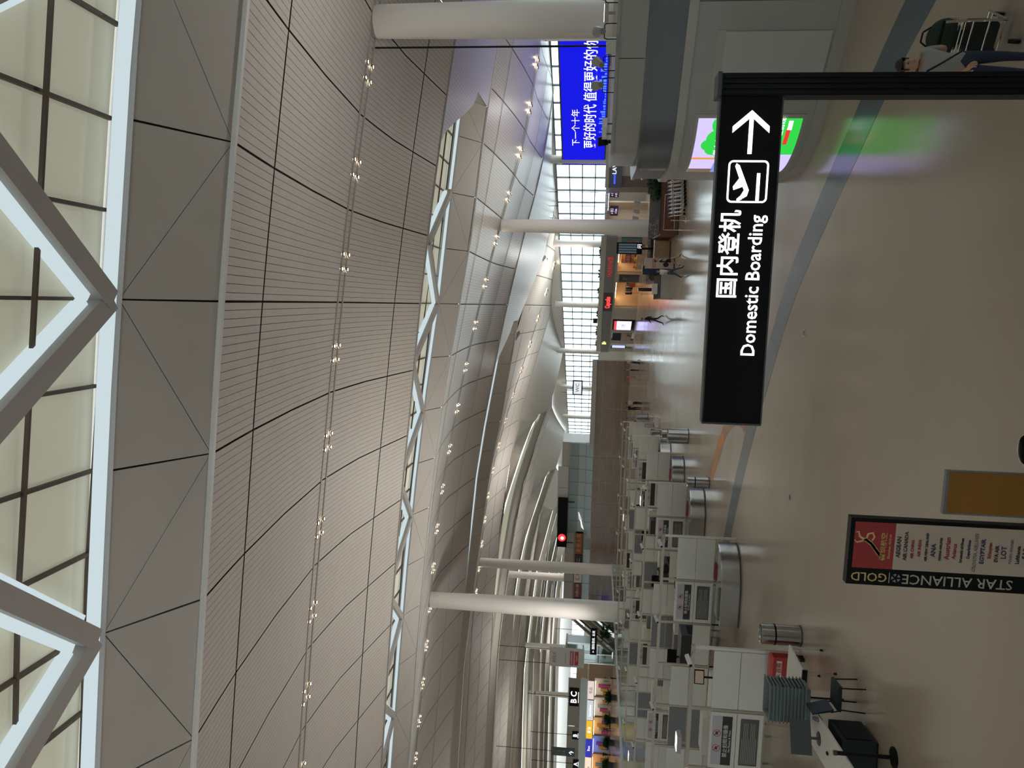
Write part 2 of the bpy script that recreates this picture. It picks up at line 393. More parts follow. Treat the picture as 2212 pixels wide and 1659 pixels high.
    xf = min(xr_end(TY[b-1]+Y1_(b-1)), 95)
    if xf > xr:
        mb = MB(); uv = []; nx = max(2, int((xf-xr)/3.5))
        for i in range(nx+1):
            x = xr-.06+(xf-xr+.06)*i/nx
            for j in range(5):
                t = j/4; yy = yE+(TY[b]-12.3-yE)*t; xq = max(xr-.06, min(x, xr_end(yy))); za = rz(b-1, xq, Y1_(b-1)); zb = rz(b, xq, -12.3)
                mb.v.append(tuple(RW(xq, yy, za+(zb-za)*t))); uv.append((xq, t*10))
        for i in range(nx):
            for j in range(4): a = i*5+j; mb.f.append((a, a+1, a+6, a+5)); mb.m.append(0)
        mb.uv = uv; part('ceiling_panel', mb, m_farslat, BAYS[b], smooth=True)
    # glowing strip along the node line, truss, panes and mullions
    zg = .42
    def node(x): return RW(x, yn-.28, zn(x)+.12)
    def opp(x): return RW(x, yo+.2, zn(x)+.12)
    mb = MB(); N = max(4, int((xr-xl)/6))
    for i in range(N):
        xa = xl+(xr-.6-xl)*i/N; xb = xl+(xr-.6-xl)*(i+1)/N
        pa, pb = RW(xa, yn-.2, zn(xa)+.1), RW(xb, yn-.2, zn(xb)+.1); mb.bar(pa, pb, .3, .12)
    if b <= 3: part('glow_strip', mb, m_strip, sk)
    if b <= 2:
        for k in range(kmin, kmax+1):
            if k % 2: continue
            a = node(seam_x(k))
            for s in (-1, 1):
                c = opp(seam_x(k)+s*SEAM)
                if seam_x(k)+s*SEAM > xr-3.5: continue
                mb = MB(); mb.bar(a, c, .42, .4); part('truss_beam', mb, m_beam, sk)
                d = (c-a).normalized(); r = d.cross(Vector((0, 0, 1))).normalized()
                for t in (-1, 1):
                    mb = MB(); o_ = r*t*.29+Vector((0, 0, .1)); mb.bar(a+o_+d*.45, c+o_-d*.2, .16, .22); part('glow_strip', mb, m_strip, sk)  # glowing bars imitate the daylit sides of the beam
    pw = SEAM/2; j = 0
    npx = int((xr-xl)/pw)
    yg = yE-.7
    ycuts = [yg, yo+.55, yn-2.05, yn-.05] if b <= 2 else [yg, yn-.05]
    for i in range(npx):
        xa = xl+i*pw; xb = xa+pw
        if b == 1 and not (-18 < xa < 12): continue
        for y0_, y1_ in zip(ycuts[:-1], ycuts[1:]):
            mb = MB(); mb.quad(RW(xa, y0_, zn(xa)+zg), RW(xb, y0_, zn(xb)+zg), RW(xb, y1_, zn(xb)+zg), RW(xa, y1_, zn(xa)+zg)); part('pane', mb, m_pane, sk)
        if b <= 2:
            mb = MB(); mb.bar(RW(xa, yg, zn(xa)+zg-.06), RW(xa, yn-.05, zn(xa)+zg-.06), .07, .1); part('mullion', mb, m_mullsky, sk)
    if b == 1:
        for xa, xb in ((xl, -18.2), (12., xr)):
            mb = MB(); mb.quad(RW(xa, yg, zn(xa)+zg), RW(xb, yg, zn(xb)+zg), RW(xb, yn-.05, zn(xb)+zg), RW(xa, yn-.05, zn(xa)+zg)); part('pane', mb, m_pane, sk)
    if b <= 2:
        for yy in (yn-2.05, yn-.1):
            mb = MB()
            for i in range(6):
                xa = xl+(xr-xl)*i/6; xb = xl+(xr-xl)*(i+1)/6; mb.bar(RW(xa, yy, zn(xa)+zg-.06), RW(xb, yy, zn(xb)+zg-.06), .06, .08)
            part('mullion', mb, m_mullsky, sk)
    # kerb closing the slot sides up to the glass
    mb = MB()
    for i in range(N):
        xa = xl+(xr-xl)*i/N; xb = xl+(xr-xl)*(i+1)/N
        for yy in (yn,):
            mb.quad(RW(xa, yy, zn(xa)-.05), RW(xb, yy, zn(xb)-.05), RW(xb, yy, zn(xb)+zg+.1), RW(xa, yy, zn(xa)+zg+.1))
    part('kerb', mb, m_beam, sk)

# ------------------------------------------------------------------ columns
def column(x, y, z1, r0, r1, label, z0=0.):
    c = thing('column', label, 'column', (x, y, 0))
    mb = MB(); k = 8; mb.lathe([(r0+(r1-r0)*(i/k)**1.5, z0+(z1-z0)*i/k) for i in range(k+1)], n=32); part('shaft', mb, m_col, c, smooth=True)
    mb = MB(); mb.lathe([(r1*.98, z1-.02), (r1*.93, z1+.16), (r1*.75, z1+.34), (r1*.4, z1+.46), (0, z1+.5)], n=24); part('capital', mb, m_beam, c, smooth=True)
    return c
column(8.98, 29.42, 13.6, .72, .58, 'round white column rising behind the curved kiosk with the green advert')
column(3.56, 63.72, 13.0, .64, .49, 'round white column standing behind the long flower planter')
column(-28.5, 62.3, 18.4, .88, .66, 'tall white column rising behind the white security lanes')
column(-40.6, 101.8, 20.0, .80, .62, 'tall white column in front of the upper restaurant floor, beside another column')
column(-57.7, 139.6, 20.6, .80, .62, 'white column half hidden behind the column at the restaurant floor')
column(-85., 165., 18.0, .8, .62, 'slender far white column behind the hanging white advertising board')
column(-117., 200., 17.6, .8, .62, 'slender far white column above the lettered counter signs')
# ------------------------------------------------------------------ glazed facade along the right-hand side
FD = Vector((-1, 1.75, 0)).normalized(); FN = Vector((-FD.y, FD.x, 0))     # along the wall (away from the viewer), normal into the hall
if FN.dot(Vector((-1, -1, 0))) < 0: FN = -FN
FP0 = Vector((0, 106, 0))
def FW_(s, d, z): return FP0 + FD*s + FN*d + Vector((0, 0, z))
fac = struct_e('wall_right', 'glazed facade with a grid of panes')
ZW0, ZW1 = 4.2, 9.9
PIT = 16.5; S0 = .98   # a column at image position of the first white facade column
s_c = [S0 + 6.6 + PIT*i for i in range(-7, 14)]
PW = PIT/7; RH = (ZW1-ZW0)/4
pane_me = MB().quad((-PW/2+.03, 0, 0), (PW/2-.03, 0, 0), (PW/2-.03, 0, RH-.06), (-PW/2+.03, 0, RH-.06)).mesh('pane', m_glass)
mv = MB().box(-.06, .06, -.09, .09, ZW0, ZW1).mesh('mullion', m_mull)
ang = math.atan2(FD.y, FD.x)
cnt = 0
for i, sc in enumerate(s_c[:-1]):
    far_in = 2 <= i <= 11
    for j in range(7):
        s = sc+PW*(j+.5)
        p = FW_(s-PW/2, 0, 0); link('mullion', mv, fac, p, ang)
        if far_in:
            for r in range(4):
                p = FW_(s, 0, ZW0+RH*r+.03); link('pane', pane_me, fac, p, ang)
    if not far_in:
        mb = MB(); mb.quad(FW_(sc, 0, ZW0), FW_(sc+PIT, 0, ZW0), FW_(sc+PIT, 0, ZW1), FW_(sc, 0, ZW1)); part('pane', mb, m_glass, fac)
    for r in range(5):
        mb = MB(); z = ZW0+RH*r; mb.bar(FW_(sc, 0, z), FW_(sc+PIT, 0, z), .14, .11); part('transom', mb, m_mull, fac)
    mb = MB(); mb.cyl(FW_(sc, 1.2, 3.9), FW_(sc, 1.2, ZW1+1), .45, .42, 20); part('facade_column', mb, m_col, fac, smooth=True)
a, b = FW_(s_c[0], 0, 0), FW_(s_c[-1], 0, 0)
mb = MB(); mb.quad(FW_(s_c[0], 0, 0), FW_(s_c[-1], 0, 0), FW_(s_c[-1], 0, ZW0), FW_(s_c[0], 0, ZW0)); part('lower_wall', mb, m_white, fac)
mb = MB(); mb.quad(FW_(s_c[0], -.05, ZW1), FW_(s_c[-1], -.05, ZW1), FW_(s_c[-1], -.05, 16), FW_(s_c[0], -.05, 16)); part('upper_wall', mb, m_white, fac)
# remaining walls of the hall, outside the picture
mb = MB(); mb.box(-70, 70, -45, 1.3, 3.2, 3.58); struct('floor', mb, m_white, 'upper gallery floor the viewer stands on')
wb = struct_e('wall_back', 'unseen wall behind the viewer, glazed to let in fill light')  # glazing assumed here so daylight fills the hall from behind
for i in range(12):
    x0 = -150+20*i
    mb = MB(); mb.quad((x0+.1, -45, .3), (x0+19.9, -45, .3), (x0+19.9, -45, 6.9), (x0+.1, -45, 6.9)); part('pane', mb, m_glass, wb)
    mb = MB(); mb.box(x0-.1, x0+.1, -45.2, -44.8, 0, 7); part('mullion', mb, m_mull, wb)
mb = MB(); mb.box(-160, 95, -45.3, -44.8, 7, 30); part('upper_wall', mb, m_white, wb)
mb = MB(); mb.quad((-210, -45, 0), (-210, 310, 0), (-210, 310, 30), (-210, -45, 30)); struct('wall_left', mb, m_white)
mb = MB(); mb.quad((-150, -45, 14), (90, -45, 14), (90, -18, 14), (-150, -18, 14)); o = struct('ceiling', mb, m_panel)
mb = MB(); mb.quad((-210, -45, 24), (-76, -45, 24), (-76, 92, 24), (-210, 92, 24)); o = struct('ceiling', mb, m_panel)

# ------------------------------------------------------------------ ceiling fill lamps: inferred on kiosk and retail roofs, elsewhere added to brighten it
def fill_uplight(x, y, z, watt, support, where):
    t_ = thing('fill_uplight', 'grey ceiling fill light '+where, 'fill_uplight', (x, y, z))
    mb = MB(); mb.box(-.22, .22, -.16, .16, -.14, -.03); part('housing', mb, m_beam, t_)
    mb = MB(); mb.box(-.19, .19, -.13, .13, -.03, -.02); part('lens', mb, emis('fill_lamp_lens', (1., .97, .93), 4.), t_)
    mb = MB(); mb.box(-.03, .03, -.03, .03, support-z, -.14); part('stem', mb, m_beam, t_)
    l = bpy.data.lights.new('fill_lamp', 'SPOT'); l.energy = watt; l.color = (1, .975, .94); l.spot_size = math.radians(165); l.spot_blend = 1.; l.shadow_soft_size = .5
    o = bpy.data.objects.new('fill_lamp', l); COL.objects.link(o); o.parent = t_; o.location = (0, 0, .05); o.rotation_euler = (PI, 0, 0)
fp = FW_(-8, 5, 0)
UP = [(6.8, 21.8, 5.25, .55, 4.93, 'on the roof of the curved kiosk'), (-11.6, 18.1, 2.8, .42, 2.53, 'added on the gantry of the first lane'), (-23.2, 34.7, 2.8, .75, 2.53, 'added deep on the gantry of the third lane'),
      (-10.4, 34.7, 2.8, 1.4, 2.53, 'added near the free end of the third lane gantry'), (-16.2, 50., 2.8, 2.0, 2.53, 'added on the gantry of the fifth lane'), (-29.7, 57., 2.85, 1.7, 2.58, 'added on the rail of the glass partition'),
      (6.6, 55.6, 2.3, 1.3, 1.2, 'added in the planter hedge'), (12.5, 68., 5.0, .4, 4.55, 'on the convenience store roof'), (fp.x, fp.y, 4.8, 1.8, 4.45, 'on the roof of the shop row'),
      (-15.5, 106., 5.5, 1.8, 5.2, 'added on the coping of the brown wall'), (-30., 109., 9.3, 1.6, 9.0, 'on the restaurant floor roof'), (-62., 120.5, 8.2, 2.4, 7.9, 'added on top of the glass lift'),
      (-60, 70, 4, 1.9, 0, 'added on a tall stem beyond the lanes'), (-88, 100, 5, 2., 0, 'added on a tall stem left of the shops'), (-50, 140, 6, 2.6, 0, 'added on a tall stem behind the restaurant floor'),
      (-95, 150, 6, 3., 0, 'added on a tall stem behind the far shops'), (-75, 190, 6, 2.6, 0, 'added on a tall stem in the distant hall'), (-130, 205, 6, 4., 0, 'added on a tall stem in the distant left hall'), (-130, 262, 6, 4., 0, 'added on a tall stem by the end glazing'),
      (-12, -4, 5, 2.2, 3.58, 'added on the viewing gallery'), (-40, 0, 5, .7, 3.58, 'added at the far end of the viewing gallery')]
for x, y, z, e, sup, lab in UP: fill_uplight(x, y, z, 2000*e, sup, lab)
# ------------------------------------------------------------------ more materials
m_sign = M('sign_black_gloss', (.006, .006, .005), .4, spec=.08)
m_letter = emis('sign_white_light', (.93, .90, 1.), 3.2)
m_kwall = M('kiosk_white_panel', (.36, .35, .32), .35, noise=.03, nscale=2)
m_kdark = M('kiosk_grey_panel', (.10, .107, .112), .3)
m_kfas = M('kiosk_fascia', (.40, .38, .34), .4, noise=.04, nscale=1.)
m_lane = M('lane_panel_white', (.72, .72, .67), .4, noise=.02)
m_lanepost = M('lane_aluminium', (.40, .34, .27), .35, .3)
m_cab = M('grey_cabinet', (.20, .20, .21), .4)
m_darkgrey = M('dark_grey', (.05, .055, .06), .45)
m_lilac = M('lilac_print', (.50, .48, .53), .5)
m_blkprint = M('black_print', (.03, .025, .02), .5)
m_brnprint = M('brown_grey_print', (.11, .10, .09), .5)
m_txtwhite = M('white_print', (.75, .75, .75), .5)
m_txtgrey = M('grey_print', (.35, .34, .33), .5)
m_redprint = M('red_print', (.45, .03, .04), .5)
m_redbox = M('fire_red', (.42, .03, .03), .4)
m_tray = M('grey_tray', (.16, .20, .21), .4)
m_wood = M('wood_tan', (.42, .30, .18), .4, noise=.15, nscale=6)
m_brownwood = M('dark_red_wood', (.16, .055, .03), .35, noise=.2, nscale=5)
m_leaf = M('leaf_green', (.02, .06, .02), .5, noise=.3, nscale=3)
m_chrome = M('chrome', (.7, .7, .7), .15, 1.)
m_skin = M('skin', (.50, .30, .20), .5); m_hair = M('black_hair', (.01, .009, .008), .5)
m_shoe = M('dark_shoe', (.02, .02, .02), .4)

# ------------------------------------------------------------------ overhead direction sign on its post
sg = thing('direction_sign', 'black illuminated direction sign reading Domestic Boarding on a black post', 'sign', (1.92, 8.5, 0))
ox, oy = 1.92, 8.5
mb = MB(); mb.box(-1.60-ox, 1.80-ox, -.07, .07, 3.37, 3.98); part('sign_panel', mb, m_sign, sg)
mb = MB(); mb.box(-1.62-ox, -1.60-ox, -.08, .08, 3.36, 3.99); mb.box(-1.60-ox, 1.80-ox, -.075, .075, 3.355, 3.37); mb.box(-1.60-ox, 1.80-ox, -.075, .075, 3.98, 3.995); part('frame', mb, m_darkgrey, sg)
mb = MB(); mb.box(-.11, .11, -.10, .13, 0, 4.0)
for k in range(4): mb.box(-.10+.053*k, -.065+.053*k, -.118, -.10, 0, 3.97)
part('post', mb, m_black, sg)
mb = MB(); mb.box(-.12, .12, -.125, .14, 3.99, 4.03); part('post_cap', mb, m_darkgrey, sg)
mb = MB(); mb.box(-.2, .2, -.2, .24, 0, .03); part('base_plate', mb, m_black, sg)
fy = -.072
def poly_flat(mb, pts, y=fy-.006):   # flat letter shape in the sign's plane, 6 mm thick
    n = len(pts); mb.add([(x, y, z) for x, z in pts] + [(x, fy, z) for x, z in pts], [tuple(range(n)), tuple(range(2*n-1, n-1, -1))] + [(i, n+i, n+(i+1) % n, (i+1) % n) for i in range(n)])
def sx_(yimg): return 1.84-(yimg-205)*3.43/702 - ox
mb = MB(); xr_, xl_ = sx_(240), sx_(329); zc = 3.665; hh = .185
poly_flat(mb, [(xl_, zc-.021), (xr_-.05, zc-.021), (xr_-.05, zc+.021), (xl_, zc+.021)])
poly_flat(mb, [(xr_, zc), (xr_-.16, zc+hh), (xr_-.225, zc+hh), (xr_-.065, zc)]); poly_flat(mb, [(xr_, zc), (xr_-.065, zc), (xr_-.225, zc-hh), (xr_-.16, zc-hh)])
part('arrow', mb, m_letter, sg)
mb = MB(); x1_, x0_ = sx_(342), sx_(430); z0_, z1_ = 3.46, 3.87; t = .018; rr = .04
def rrect(x0, x1, z0, z1, r, n=5):
    P = []
    for cx_, cz_, a0 in ((x1-r, z1-r, 0), (x0+r, z1-r, 90), (x0+r, z0+r, 180), (x1-r, z0+r, 270)):
        for i in range(n+1): a = math.radians(a0+90*i/n); P.append((cx_+r*math.cos(a), cz_+r*math.sin(a)))
    return P
A_, B_ = rrect(x0_, x1_, z0_, z1_, rr+.01), rrect(x0_+t, x1_-t, z0_+t, z1_-t, rr-.006)
for i in range(len(A_)): j = (i+1) % len(A_); poly_flat(mb, [A_[i], A_[j], B_[j], B_[i]])
part('icon_frame', mb, m_letter, sg)
mb = MB(); w_ = x1_-x0_; h_ = z1_-z0_
def ip(u, v): return (x0_+w_*u, z0_+h_*v)
poly_flat(mb, [ip(.10, .60), ip(.16, .50), ip(.30, .46), ip(.88, .72), ip(.93, .80), ip(.86, .83), ip(.55, .70), ip(.30, .58), ip(.16, .66)])
poly_flat(mb, [ip(.40, .56), ip(.30, .84), ip(.38, .86), ip(.62, .68)]); poly_flat(mb, [ip(.08, .62), ip(.03, .74), ip(.09, .75), ip(.20, .62)])
part('aeroplane_icon', mb, m_letter, sg)
mb = MB(); poly_flat(mb, [ip(.05, .20), ip(.70, .20), ip(.70, .28), ip(.05, .28)]); part('runway_icon', mb, m_letter, sg)
letter('国内登机', .232, m_letter, sg, ((sx_(447)+sx_(633))/2, fy-.004, 3.80), bold=.003)
letter('Domestic Boarding', .205, m_letter, sg, ((sx_(445)+sx_(770))/2, fy-.004, 3.545), sx=.93, bold=.0015)

# ------------------------------------------------------------------ curved kiosk on the right
def round_poly(P, R, n=8):
    out = []
    for i, p in enumerate(P):
        a, b, c = Vector(P[i-1]), Vector(p), Vector(P[(i+1) % len(P)]); r = R[i]
        d1, d2 = (a-b).normalized(), (c-b).normalized(); th_ = d1.angle(d2); t_ = min(r/math.tan(th_/2), .48*(a-b).length, .48*(c-b).length); r = t_*math.tan(th_/2)
        q0, q1 = b+d1*t_, b+d2*t_; ctr = b+(d1+d2).normalized()*(r/math.sin(th_/2))
        a0 = math.atan2(q0.y-ctr.y, q0.x-ctr.x); a1 = math.atan2(q1.y-ctr.y, q1.x-ctr.x); da = (a1-a0+PI) % (2*PI)-PI
        for k in range(n+1): an = a0+da*k/n; out.append(Vector((ctr.x+r*math.cos(an), ctr.y+r*math.sin(an))))
    return out
def offset_poly(P, d):
    out = []; n = len(P)
    for i in range(n):
        a, b, c = P[i-1], P[i], P[(i+1) % n]; e = (c-a).normalized(); out.append(b+Vector((e.y, -e.x))*d)
    return out
KP = round_poly([(2.70, 20.15), (12., 12.6), (17., 20.), (10., 29.), (2.75, 25.5)], [2.6, 3, 3, 3, 3], 10)
ko = thing('kiosk', 'large grey kiosk with rounded corner and wraparound green advert', 'kiosk', (8, 20, 0))
def kshape(name, d, z0, z1, mat, lab=None):
    mb = MB(); Q = [(p.x-8, p.y-20) for p in offset_poly(KP, d)]; mb.prism(Q, z0, z1); return part(name, mb, mat, ko, lab, smooth=True)
kshape('plinth', .06, 0, .28, m_kwall); kshape('lower_wall', 0, .28, 3.22, m_kwall); kshape('cornice', .07, 3.22, 3.42, m_kfas); kshape('upper_band', -.02, 3.42, 4.16, m_kdark, 'slate grey panel band')
kshape('ledge', .02, 4.16, 4.24, m_kdark); kshape('fascia', -.38, 4.24, 4.86, m_kfas); kshape('roof_rim', -.34, 4.86, 4.93, m_kwall)
# arc length parametrisation of the visible front for panel joints, hatch and advert
KF = []; 
idx = min(range(len(KP)), key=lambda i: (KP[i]-Vector((3.0, 19.9))).length)
def along(t):   # t metres from the corner middle; negative towards the right-hand front
    i = idx; p = KP[i]; step = 1 if t > 0 else 1
    # polygon runs counter-clockwise; find direction to the right-hand front
    dirn = -1 if (KP[idx-1]-Vector((12, 12.6))).length > (KP[(idx+1) % len(KP)]-Vector((12, 12.6))).length else 1
    dirn = -dirn if t < 0 else dirn
    rem = abs(t); i = idx
    while True:
        j = (i+dirn) % len(KP); L_ = (KP[j]-KP[i]).length
        if L_ >= rem: 
            q = KP[i]+(KP[j]-KP[i])*(rem/L_ if L_ else 0); e = (KP[j]-KP[i]).normalized()*(dirn); break
        rem -= L_; i = j
    n_ = Vector((e.y, -e.x))
    if n_.dot(q-Vector((8, 20))) < 0: n_ = -n_
    return q, n_
def kpatch(mb, t0, t1, z0, z1, off, n=6, z0b=None):
    for k in range(n):
        a, na = along(t0+(t1-t0)*k/n); b, nb = along(t0+(t1-t0)*(k+1)/n); a = a+na*off-Vector((8, 20)); b = b+nb*off-Vector((8, 20)); ia = a-na*.02; ib = b-nb*.02
        mb.hexa([(a.x, a.y, z0), (b.x, b.y, z0), (ib.x, ib.y, z0), (ia.x, ia.y, z0), (a.x, a.y, z1), (b.x, b.y, z1), (ib.x, ib.y, z1), (ia.x, ia.y, z1)])
    return mb
for t in (-3.6, -6.6, -9.5): part('panel_joint', kpatch(MB(), t, t+.02, .3, 3.2, .004, 1), m_gap, ko)
for t in (-2.2, -5.2, -8.2): part('panel_joint', kpatch(MB(), t, t+.02, 4.26, 4.85, -.374, 1), m_gap, ko)
part('panel_joint', kpatch(MB(), -4.4, -4.38, 3.44, 4.15, -.014, 1), m_gap, ko)
part('service_hatch', kpatch(MB(), -2.95, -1.9, .32, 2.55, .03, 2), M('hatch_white', (.46, .45, .43), .35), ko, 'pale service hatch')
part('hatch_frame', kpatch(MB(), -2.98, -1.15, 2.55, 2.72, .012, 3), m_kfas, ko)
part('hatch_recess', kpatch(MB(), -1.9, -1.5, .32, 2.5, .012, 2), M('hatch_shadow_grey', (.16, .16, .16), .5), ko)
part('advert_frame', kpatch(MB(), -1.02, 1.62, .42, 2.98, .02, 14), m_kfas, ko)
e_green = emis('advert_green', (.03, .55, .06), 1.3); e_lil = emis('advert_lilac', (.58, .50, .95), 1.25); e_whi = emis('advert_white', (.95, .95, 1.), 2.); e_brn = emis('advert_brown', (.30, .20, .15), .7); e_bl = emis('advert_blue', (.25, .3, .95), 1.); e_org = emis('advert_orange', (.9, .35, .05), 1.); e_red = emis('advert_red', (.85, .05, .04), 1.)
part('advert_field', kpatch(MB(), -.92, .2, .50, 2.3, .026, 6), e_green, ko, 'green lit advert field')
part('advert_field', kpatch(MB(), .2, 1.52, .50, 2.9, .026, 8), e_lil, ko, 'lilac lit advert field')
part('advert_field', kpatch(MB(), -.92, .2, 2.3, 2.9, .026, 6), e_lil, ko)
part('advert_band', kpatch(MB(), 1.05, 1.52, 2.3, 2.9, .032, 4), e_brn, ko); part('advert_band', kpatch(MB(), .62, 1.45, 2.05, 2.32, .032, 4), e_bl, ko)
part('advert_band', kpatch(MB(), .35, .42, 2.3, 2.9, .034, 1), e_org, ko)
for k, (t, z, r) in enumerate(((-.35, 2.35, .30), (-.75, 2.3, .26), (.0, 2.42, .22), (-.15, 2.55, .2))):
    q, n_ = along(t); q = q+n_*.03; mb = MB(); P = []
    ex = Vector((-n_.y, n_.x))
    vs = [(q.x-8+ex.x*r*math.cos(a), q.y-20+ex.y*r*math.cos(a), z+r*math.sin(a)) for a in [2*PI*i/16 for i in range(16)]]
    vs2 = [(x+n_.x*.008, y+n_.y*.008, zz) for x, y, zz in vs]; mb.add(vs2+vs, [tuple(range(16))] + [(i, (i+1) % 16, 16+(i+1) % 16, 16+i) for i in range(16)]); part('cloud_lobe', mb, e_green, ko)
def kletter(s, size, mat, t, z, off=.045, sx=1.):
    q, n_ = along(t); q = q+n_*off; letter(s, size, mat, ko, (q.x-8, q.y-20, z), face=(n_.x, n_.y, 0), sx=sx)
kletter('敢在前线', .20, e_whi, -.25, 2.32); kletter('敢在前线', .17, e_whi, -.62, .95); kletter('幸乐', .18, e_org, -.35, 1.12)
part('advert_band', kpatch(MB(), -.62, -.18, .72, .82, .034, 2), e_red, ko); part('advert_band', kpatch(MB(), -.86, -.62, .70, .80, .034, 1), e_whi, ko)
part('grille_strip', kpatch(MB(), 1.25, 1.55, 3.44, 4.14, .0, 2), m_kfas, ko, 'pale strip with grille'); part('grille', kpatch(MB(), 1.3, 1.5, 3.9, 4.08, .006, 1), m_cab, ko)
# spotlights, boxes and cameras standing on the kiosk roof
def floodlight(x, y, z, rz_, label, grp='floodlights on the kiosk roof'):
    t_ = thing('floodlight', label, 'floodlight', (x, y, z), rz_, grp)
    mb = MB(); mb.tube([(-.16, 0, 0), (-.16, 0, .22), (-.14, 0, .27), (.14, 0, .27), (.16, 0, .22), (.16, 0, 0)], .012, 6); part('bracket', mb, m_black, t_)
    mb = MB(); mb.cyl((0, .10, .30), (0, -.16, .44), .07, .12, 14); part('lamp_head', mb, M('lamp_grey', (.3, .3, .29), .4), t_, smooth=True)
    return t_
for i, (x, y, a) in enumerate(((4.75, 18.75, 2.6), (5.35, 18.4, 2.9), (5.95, 17.9, 2.4), (4.35, 19.1, 3.0))): floodlight(x, y, 4.93, a, 'small grey floodlight on a bent black bracket on the kiosk roof')
mb = MB(); mb.box(-.15, .15, -.1, .1, 0, .22); solo('junction_box', mb, M('box_cream', (.6, .58, .5), .5), 'cream junction box beside the floodlights on the kiosk roof', 'box', loc=(5.1, 18.6, 4.93), rotz=-.68)
for i, (x, y) in enumerate(((3.62, 19.9), (3.5, 20.6))):
    t_ = thing('small_projector', 'small white projector box at the rounded end of the kiosk roof', 'projector', (x, y, 4.93), .3, 'projectors on the kiosk roof')
    mb = MB(); mb.cyl((0, 0, 0), (0, 0, .12), .02, .02, 8); part('stalk', mb, m_darkgrey, t_); mb = MB(); mb.box(-.12, .12, -.07, .07, .12, .24); part('housing', mb, m_white, t_)
t_ = thing('stage_lamp', 'black round stage lamp at the kiosk roof corner', 'lamp', (3.45, 21.5, 4.93)); mb = MB(); mb.cyl((0, 0, 0), (0, 0, .1), .05, .05, 10); part('stand', mb, m_black, t_); mb = MB(); mb.cyl((-.1, 0, .2), (.12, -.05, .24), .14, .11, 14); part('lamp_head', mb, m_black, t_)
# hanging rods
for x, y, z0, z1, lab in ((8.0, 29.2, 4.9, 13.6, 'long thin black rod hanging beside the kiosk column'),):
    mb = MB(); mb.cyl((0, 0, 0), (0, 0, z1-z0), .035, .035, 8); solo('hanging_rod', mb, m_black, lab, 'rod', loc=(x, y, z0))

